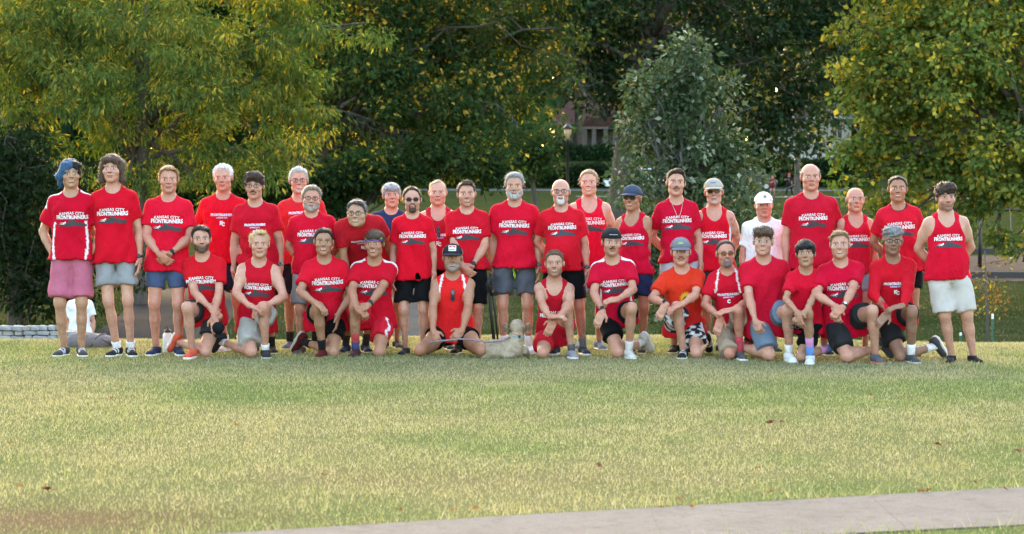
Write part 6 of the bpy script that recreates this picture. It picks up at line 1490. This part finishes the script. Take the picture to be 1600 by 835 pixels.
stand('p10', 644, 292, 22.75, 646, (633, 661), 'down', 'down', skin=PALE, hcol=(.045, .028, .018), smile=.8, stubble=.25, w=.98, pz=.335, psize=.88, armw=.9, legw=.95,
      wear=[shirt(hem=-.10, ease=.004), shorts(B_BLACK, .83, .04), shoe((.03, .03, .035)), hair((.05, .03, .02), 'receding', .006, .010), beard((.06, .035, .022), 'goatee', .004), glasses((.012, .012, .012), (.035, .030, .028), .0225, 1.3)],
      label='person in sunglasses, red tee and loose black shorts')
stand('p11', 684, 281, 23.45, 686, (672, 700), 'behind', 'behind', skin=PALE, hcol=(.28, .19, .11), smile=.5, brow=.35, fat=.9, w=1.06, pz=.26,
      wear=[shirt(kind='tank', neck='tank', pr='alt', colr0=(.52, .010, .026)), shorts(B_BLACK, .6, .03), shoe((.05, .05, .05)), hair((.24, .17, .10), 'receding', .003, .0), hanging_glasses((.03, .06, .12), .36)],
      label='person in red tank with blue sunglasses hung at the neckline')
stand('p12', 729, 283, 22.95, 731, (715, 745), ('clasp', -.02), ('clasp', -.02), skin=PALE, hcol=(.07, .042, .025), smile=1.0, teeth=True, stubble=.35, bcol=(.22, .12, .06), fat=.4, w=1.06, psize=.90,
      wear=[shirt(hem=-.04), shorts(B_BLACK, .95, .03), shoe((.03, .03, .03)), hair((.07, .045, .03), 'quiff', .006, .004), watch('aR')],
      label='person in red tee and black shorts, watch on clasped hands')
stand('p13', 804, 270, 23.0, 803, (787, 826), ('px', 769, 417, .02, None, (1, 0, 0), 'relax', (-.8, .8, 0)), 'down', skin=FAIR, hcol=SALT, smile=.1, brow=.7, w=1.10, armw=1.08,
      wear=[shirt(hem=-.06), shorts((.085, .09, .105), .80, .035), shoe((.72, .72, .72), sock=(.75, .75, .75), sockh=.10), hair((.22, .22, .22), 'short', .007, .014), beard((.42, .41, .39), 'full', .009), headset(), watch('aR', (.05, .07, .10)), drawcord((.45, .75, .03))],
      label='person in headset, red tee and charcoal shorts with lime cord')
stand('p14', 876, 279, 22.85, 880, (868, 911), 'behind', 'down', skin=ROSY, hcol=GR, smile=-.1, brow=.3, w=1.06, belly=1.0, fat=.4, pz=.36, psize=.88, shadow='side',
      wear=[shirt(neck='crew'), shorts(B_BLACK, .85, .03), shoe((.03, .05, .07), sock=(.2, .2, .22)), beard((.55, .54, .52), 'goatee', .007), glasses((.02, .02, .02), None, .021, 1.05), watch('aR')],
      label='person in round glasses and red tee beside the charcoal shorts')
stand('p15', 920, 265, 23.5, 922, (908, 936), 'behind', 'behind', skin=PALE, hcol=(.34, .20, .10), smile=.95, teeth=True, brow=.4, w=1.03, pz=.33,
      wear=[shirt(kind='tank', neck='tank', hem=-.10), shorts((.24, .28, .36), .85, .035), shoe((.15, .2, .25)), hair((.30, .18, .09), 'short', .003, .006), headset()],
      label='person in headset and red tank standing at the back')
stand('p16', 988, 290, 23.0, 993, (985, 1003), 'behind', ('px', 999, 425, -.02, None, (-1, .3, 0), 'relax', (1, .5, 0)), skin=TAN, hcol=DK, smile=1.0, teeth=True, yaw=-.35, hyaw=-.3, w=.97, pz=.30, psize=.85,
      wear=[shirt(kind='tank', neck='tank'), shorts((.020, .028, .075), .75, .03), shoe((.04, .04, .04)), cap((.055, .075, .12), (.045, .06, .10)), glasses((.01, .01, .01), (.012, .012, .014), .024, 1.25), watch('aR', (.05, .06, .14))],
      label='person in blue cap, dark sunglasses and red tank')
stand('p17', 1056, 265, 23.0, 1060, (1054, 1068), 'behind', 'down', skin=PALE, hcol=(.035, .024, .018), smile=.7, w=.94, yaw=.05, hyaw=-.12, psize=.86, pxo=-.01, pz=.36,
      wear=[shirt(hem=-.03), shorts((.42, .41, .43), .64, .035), shoe((.02, .02, .02)), hair((.035, .024, .018), 'quiff', .006, .012), beard((.06, .035, .022), 'mustache'), lanyard()],
      label='person in red tee and pale shorts wearing a thin necklace')
stand('p18', 1115, 280, 23.1, 1117, (1105, 1126), 'behind', 'behind', skin=ROSY, hcol=GR, smile=.1, stubble=.4, bcol=(.5, .48, .45), w=1.02, armw=1.12, pz=.27, psize=.86, pxo=-.02, paint=[tattoo],
      wear=[shirt(kind='tank', neck='tank', stripes=('flank',)), shorts((.03, .03, .03), .6, .03), shoe((.05, .05, .05)), cap((.42, .38, .31), badge=bluem), glasses((.01, .01, .01), (.012, .012, .012), .023, 1.45)],
      label='person in khaki cap, sunglasses and red tank with white flank')
stand('p19', 1193, 301, 23.1, 1196, (1182, 1210), 'down', 'down', skin=ROSY, hcol=GR, smile=-.1, brow=.4, fat=1.0, w=1.13, belly=.6,
      wear=[shirt((.78, .77, .76), pr=None, matname='white_cotton', ease=.01), shorts((.03, .03, .04), .6, .03), shoe((.05, .05, .05)), cap((.76, .75, .74), badge=flagm)],
      label='person in white cap and white tee')
stand('p20', 1266, 255, 22.75, 1270, (1254, 1288), 'down', 'behind', skin=ROSY, hcol=(.20, .18, .16), smile=-.1, brow=.6, fat=.4, w=1.14, psize=.82, pz=.345,
      wear=[shirt(hem=-.11, ease=.006), shorts((.018, .018, .02), .62, .035), shoe((.05, .05, .05)), hair((.19, .17, .15), 'ring', .006, 0)],
      label='tallest standing person in loose red tee beside the white cap')
stand('p21', 1336, 292, 22.75, 1338, (1326, 1352), 'down', 'down', skin=ROSY, hcol=(.3, .28, .26), smile=-.2, w=.93, armw=.88, pz=.30, psize=.86,
      wear=[shirt(kind='tank', neck='tank'), shorts((.30, .31, .33), .6, .035), shoe((.05, .05, .05))],
      label='person in red tank standing behind the kneeler with white faced watch')
stand('p22', 1402, 274, 22.45, 1409, (1398, 1424), 'behind', 'behind', skin=TAN, hcol=BK, smile=.9, teeth=True, w=1.0, pz=.35, shadow='all', pxo=-.015,
      wear=[shirt(collar=(.015, .015, .017)), shorts(B_BLACK, .6, .03), shoe((.05, .05, .05)), hair((.014, .012, .011), 'short', .001, .003)],
      label='person in red tee with black collar')
stand('p23', 1477, 287, 21.75, 1480, (1487, 1521), 'behind', 'behind', skin=PALE, hcol=(.030, .018, .013), smile=.6, stubble=.5, w=1.12, belly=.3, armw=1.1, legw=1.08, browt=1.3, pz=.31, psize=.86,
      wear=[shirt(kind='tank', neck='tank', hem=-.085), shorts((.53, .48, .44), .96, .04), shoe((.015, .015, .018), sole=(.05, .08, .12)), hair((.045, .026, .018), 'curly', .004, .012)],
      label='person in red tank and cream shorts, hands behind back')

# ---- small figures further off
stand('x01', 125, 430, 37.0, 125, (118, 132), 'down', 'down', skin=FAIR, hcol=BR, s=.87, hscale=1.05, g0=float(zground((125 - 800) * 37.0 / F, CAMY + 37.0)), res=1.5, far=True, w=1.05,
      wear=[shirt((.78, .78, .80), pr=None, matname='white_cotton'), shorts((.025, .035, .09), .8, .03), shoe((.2, .2, .2)), hair(BR, 'short', .008, .01)], label='person in white tee and navy shorts behind the stone wall')
stand('x02', 1207, 274, 173.0, 1207, (1203, 1210), ('clasp', .32), 'down', skin=ROSY, hcol=BR, s=.92, g0=float(zground((1207 - 800) * 173.0 / F, CAMY + 173.0)), res=2.2, far=True, yaw=.5,
      wear=[shirt((.16, .02, .03), pr=None, matname='maroon_jersey'), shorts((.03, .025, .03), .5, .02), shoe((.05, .05, .05)), hair(BR, 'short', .01, .01)], label='person in maroon top walking far off beyond the lawn')
stand('x03', 1233, 270, 174.0, 1233, (1228, 1238), ('clasp', .38), 'down', skin=TAN, hcol=BK, s=.99, g0=float(zground((1233 - 800) * 174.0 / F, CAMY + 174.0)), res=2.2, far=True, yaw=-.3,
      wear=[shirt((.015, .016, .02), pr=None, matname='black_jersey'), shorts((.014, .014, .016), 1.9, .01, 'trousers'), shoe((.7, .7, .7)), cap((.45, .03, .03))], label='person in black clothes and red cap walking far off')

# ---- kneeling row
K = lambda *a: a
kneel('k01', 310, 353, 22.35, 316, 'L', 299, 319, -48, aL=('px', 328, 481, .02, (.75, -.2, -.6), (0, .6, -.8), 'clasp', (-1, .4, -.6)), aR=('px', 334, 494, -.01, (.15, -.3, -1), (0, 1, -.2), 'relax', (1, .4, -.3)), skin=PALE, hcol=(.035, .022, .016), smile=.1, stubble=.5, yaw=-.1, w=.97,
      wear=[shirt(hem=-.10), shorts((.035, .036, .038), (.55, .62), .03), shoe((.62, .10, .055), (.76, .70, .62)), hair((.035, .022, .016), 'side', .007, .008), beard((.10, .065, .045), 'full', .0015)],
      label='kneeling person in red tee and coral sneakers')
kneel('k02', 402, 361, 22.35, 395, 'R', 414, 392, -50, aL=('px', 388, 477, -.10, (.9, -.1, -.3), (0, .2, -1), 'drape', (-1, .3, -.4)), aR=('px', 416, 478, -.06, (-.8, -.3, -.4), (0, .2, -1), 'drape', (1, .4, -.5)), skin=PALE, hcol=BLOND, brow=.25, smile=.3, w=1.0, armw=1.05, pz=.32, psize=.86, kout=.0,
      wear=[shirt(kind='tank', neck='crew', hem=-.12), shorts((.40, .38, .34), (.80, .55), .04, attrfn=None), shoe((.03, .03, .035), (.6, .6, .6), sock=(.75, .75, .75), sockh=.05), hair((.60, .43, .22), 'quiff', .008, .006)],
      label='kneeling person in red tank and stone grey shorts, hands on knee')
kneel('k03', 503, 357, 22.35, 506, 'L', 503, 520, -50, aL=('px', 492, 473, -.10, (.7, -.4, -.45), (0, .2, -1), 'drape', (-1, .3, -.3)), aR=('px', 527, 492, .12, (0, -.2, -1), (-1, 0, 0), 'relax', (1, .6, 0)), skin=OLIVE, hcol=BK, smile=.7, teeth=True, w=.99, yaw=.08, pxo=.02, pz=.345, kout=.02,
      wear=[shirt(hem=-.12), shorts(B_BLACK, (.45, .62), .02), shoe((.10, .012, .012), (.5, .5, .5), sock=(.015, .015, .017), sockh=.10), hair((.014, .011, .010), 'short', .004, .008)],
      label='kneeling person in red tee and black socks, one hand on knee')
kneel('k04', 583, 360, 22.35, 580, 'L', 555, 592, 0, aL=('px', 556, 480, -.14, (.75, -.3, -.5), (0, .5, -.8), 'clasp', (-1, .3, -.4)), aR=('px', 574, 481, -.17, (-.75, -.3, -.4), (0, .6, -.7), 'clasp', (1, .5, -.4)), skin=TAN, hcol=BR, smile=1.0, teeth=True, w=1.03, pz=.335, kout=.1,
      wear=[shirt(stripes=('shoulder',)), shorts((.55, .014, .032), (.50, .62), .025, attrfn=sidewave), shoe((.06, .02, .025), (.10, .10, .10), sock=(.40, .05, .05), sockh=.16, sock2=(.05, .05, .12)), hair((.07, .04, .024), 'fringe', .007, .006), headband(), watch('aR')],
      label='kneeling person in rainbow headband and red tee with white shoulders')
kneel('k06', 867, 392, 22.35, 866, 'R', 893, 848, 10, aL=('px', 858, 496, -.18, (.8, -.1, .1), (0, .3, -1), 'drape', (-1, .2, -.3)), aR=('px', 866, 500, -.12, (-.45, -.3, -.9), (0, 1, -.2), 'relax', (1, .2, -.2)), skin=FAIR, hcol=(.14, .08, .045), smile=1.0, teeth=True, stubble=.45, w=.97, s=.94, pz=.22, psize=.86, kout=.1,
      wear=[shirt(kind='tank', neck='tank', pr='text', colr0=(.50, .010, .026)), shorts((.48, .012, .028), (.62, .50), .03), shoe((.25, .25, .26), (.7, .7, .7), sock=(.1, .1, .1), sockh=.05), hair((.13, .075, .042), 'short', .004, .010)],
      label='kneeling person in red running tank and red shorts beside the dog')
kneel('k07', 957, 358, 22.30, 966, 'R', 983, 965, 42, aL=('px', 942, 486, -.10, (-.35, -.4, -.7), (0, .8, -.4), 'relax', (-1, .2, -.4)), aR=('px', 966, 468, -.12, (-.9, -.1, -.1), (0, .5, -1), 'clasp', (1, .3, -.4)), skin=FAIR, hcol=(.045, .03, .02), smile=-.1, stubble=.15, w=.97, pz=.335, psize=.86, kout=.1,
      wear=[shirt(stripes=('shoulder', 'side')), shorts(B_BLACK, (.60, .50), .025), shoe((.55, .52, .48), (.75, .75, .75), sock=(.65, .62, .58), sockh=.09), hair((.04, .026, .018), 'ring', .003, 0), cap((.02, .02, .024), back=True), beard((.06, .035, .02), 'mustache'), watch('aL')],
      label='kneeling person in backward black cap and red tee')
kneel('k08', 1066, 373, 22.30, 1074, 'L', 1068, 1088, 20, aL=('px', 1042, 475, -.12, (-.5, -.25, -.75), (0, 1, -.2), 'relax', (-1, .4, -.4)), aR=('px', 1066, 476, -.16, (-.85, -.3, -.3), (0, .2, -1), 'drape', (1, .3, -.4)), skin=PALE, hcol=BR, smile=.6, w=.99, pz=.335, pxo=.03, psize=.85, kout=.15,
      wear=[shirt((.60, .020, .020), pr='flower', grad=(.64, .036, .014), matname='orange_jersey'), shorts((.02, .02, .026), (.62, .62), .035, attrfn=floral), shoe((.02, .02, .022), accent=(.7, .7, .7)), hair(BR, 'ring', .004, 0), cap((.16, .165, .19), (.14, .145, .17), front=(.20, .205, .23), side=(.50, .20, .08), badge=rainb), beard((.16, .08, .04), 'mustache'), watch('aL')],
      label='kneeling person in grey cap and orange sunflower tee')
kneel('k09', 1137, 376, 22.15, 1150, 'R', 1157, 1140, 35, aL=('px', 1127, 497, .02, (-.3, -.35, -.8), (0, 1, -.2), 'relax', (-1, .3, -.3)), aR=('px', 1143, 485, -.08, (-.85, -.2, -.1), (0, .4, -1), 'clasp', (1, .3, -.3)), skin=ROSY, hcol=DK, smile=.3, w=.90, s=.93, yaw=-.2, hyaw=-.1, pz=.32, psize=.85, kout=-.2,
      wear=[shirt(pr='altc', stripes=('raglan',)), shorts((.36, .28, .20), (.95, .62), .035, 'khaki_shorts'), shoe((.08, .08, .085), sock=(.50, .07, .10), sockh=.15), hair((.05, .035, .028), 'receding', .004, .004), beard((.16, .14, .13), 'goatee', .006), glasses((.06, .03, .02), (.22, .07, .02), .021, 1.3)],
      label='kneeling person in amber sunglasses, red tee and khaki shorts')
kneel('k10', 1196, 357, 21.95, 1204, 'R', 1234, 1203, -50, aL=('px', 1180, 502, -.02, (.35, -.15, -.9), (.4, 1, 0), 'fist', (-1, .3, 0)), aR='behind', skin=PALE, hcol=(.09, .055, .032), smile=1.0, teeth=True, w=1.07, fat=.3, kout=.0,
      wear=[shirt(pr=None, hem=-.15, ease=.006), shorts((.15, .20, .27), (.86, .62), .035, 'denim_shorts'), shoe((.70, .70, .72), sock=(.78, .78, .78), sockh=.08), hair((.085, .052, .032), 'curly', -.008, .010), glasses((.45, .40, .36))],
      label='kneeling person in thin glasses, plain red tee and denim shorts')
kneel('k11', 1263, 376, 21.75, 1268, 'L', 1267, 1254, 55, aL=('px', 1246, 488, -.10, (.1, -.4, -.75), (.6, .6, 0), 'drape', (-1, .2, -.4)), aR=('px', 1256, 494, -.13, (-.75, -.35, -.5), (0, .6, -.7), 'clasp', (1, .4, -.4)), skin=(.42, .25, .16), hcol=BK, smile=.1, w=.88, s=.90, kout=.0, armw=.9,
      wear=[shirt(pr=None, neck='vee'), shorts(B_BLACK, (.50, .72), .02), shoe((.65, .66, .68), sock=(.55, .25, .45), sockh=.16, sock2=(.12, .25, .55)), hair((.010, .009, .009), 'fringe', .012, .014)],
      label='kneeling person in plain vee neck red tee holding glasses')
kneel('k12', 1317, 361, 21.75, 1326, 'R', 1369, 1324, 58, aL=('px', 1306, 479, -.10, (0, -.3, -.9), (.5, .8, 0), 'clasp', (-1, .3, -.2)), aR=('px', 1317, 482, -.14, (-.7, -.25, -.55), (0, .7, -.6), 'clasp', (1, .3, -.4)), skin=PALE, hcol=(.24, .14, .07), smile=.9, teeth=True, w=1.04, fat=.3, hyaw=-.1, pxo=.0, kout=.1,
      wear=[shirt(hem=-.13), shorts((.025, .026, .028), (.78, .58), .04), shoe((.09, .10, .12), (.55, .14, .06)), hair((.22, .13, .065), 'side', .006, .008), watch('aR', (.02, .02, .02), (.7, .7, .7))],
      label='kneeling person in red tee and black shorts with white faced watch')
kneel('k13', 1400, 355, 21.75, 1408, 'R', 1425, 1410, 58, aL=('px', 1389, 489, -.06, (-.6, -.3, -.5), (0, .8, -.5), 'relax', (-1, .3, -.4)), aR=('px', 1411, 481, -.14, (-.85, -.15, -.1), (0, .3, -1), 'drape', (1, .3, -.4)), skin=BROWN, hcol=(.25, .25, .26), smile=.4, w=.98, pz=.325, psize=.86, kout=-.05, brow=.5, stubble=.2, bcol=(.12, .11, .11),
      wear=[shirt(kind='long', pr='altn'), shorts((.022, .023, .026), (.66, .55), .03), shoe((.06, .065, .075), (.78, .78, .78), sock=(.80, .80, .80), sockh=.10), hair((.26, .26, .27), 'curly', -.012, .004), glasses((.012, .012, .012)), ],
      label='kneeling person in glasses and long sleeved red shirt')

def heel_sitter():
    """sits back on his heels, thighs spread along the grass"""
    d = 22.3; y0 = CAMY + d; s = .97; X = lambda p: (p - 800) * d / F; top = 383
    zt = CAMH - (top - HOR) * d / F; hs = .45 + .55 * s; yp = y0 + .40
    hc = np.array([X(706), yp - .12, zt - .016 - .114 * hs]); pz = hc[2] - math.sqrt((.735 * s) ** 2 - .1 ** 2); pel = np.array([X(706), yp, pz]); M = frame_up(hc - np.array([0, -.02, 0]) - pel)
    q = dict(s=s, base=np.array([X(706), y0 + .2, 0]), pel=pel, M=M, hc=hc, hM=frame_up((0, 0, 1), 0), skin=TAN, hcol=(.06, .04, .028), smile=1.0, teeth=True, w=1.03, armw=1.05, stubble=.5, bcol=(.16, .11, .08))
    for sx, key, kx in ((-1, 'lL', 655), (1, 'lR', 752)):
        hip = pel + M @ np.array([sx * .092 * s, .01, 0]); kz = .075; dx = X(kx) - hip[0]; dy = math.sqrt(max((.445 * s) ** 2 - (hip[2] - kz) ** 2 - dx * dx, .0025)); kn = np.array([X(kx), hip[1] - dy, kz])
        an = np.array([X(706) + sx * .14, kn[1] + .38, .07]); q[key] = dict(knee=kn, a=an, hint=(0, -.3, -1), toe=(-sx * .1, 1, -.1), fup=(0, 0, -1))
    L = lambda x, y, z: pel + M @ (np.array([x, y, z]) * s)
    q['aL'] = arm(L, -1, ('px', 676, 523, -.02, (.35, -.3, -.75), (.3, 1, -.3), 'fist', (-1, .5, 0)), y0); q['aR'] = arm(L, 1, ('px', 722, 520, -.02, (-.65, -.3, -.6), (-.2, 1, -.4), 'fist', (1, .5, 0)), y0)
    q['wear'] = [shirt((.64, .014, .018), 'sleeveless', neck='vee', pr=None, stripes=('raglan',), matname='bright_red_jersey'), shorts(B_BLACK, (.42, .42), .02), shoe((.03, .04, .06)), hair((.05, .035, .025), 'ring', .003, 0), cap((.02, .02, .024), (.025, .025, .03), front=(.03, .03, .035), side=(.70, .70, .68), badge=patch), beard((.30, .25, .21), 'full', .003), hanging_glasses()]
    q['label'] = 'person in trucker cap and sleeveless red top sitting on heels'; PEOPLE.append(('k05', q))
heel_sitter()

for k, q in PEOPLE:
    if ONLY is not None and k not in ONLY: continue
    o = build_person(k, q)
    tag(o, q['label'], 'person', {'p': 'standing row of the group', 'k': 'kneeling row of the group', 'x': 'bystanders behind the group'}[k[0]])
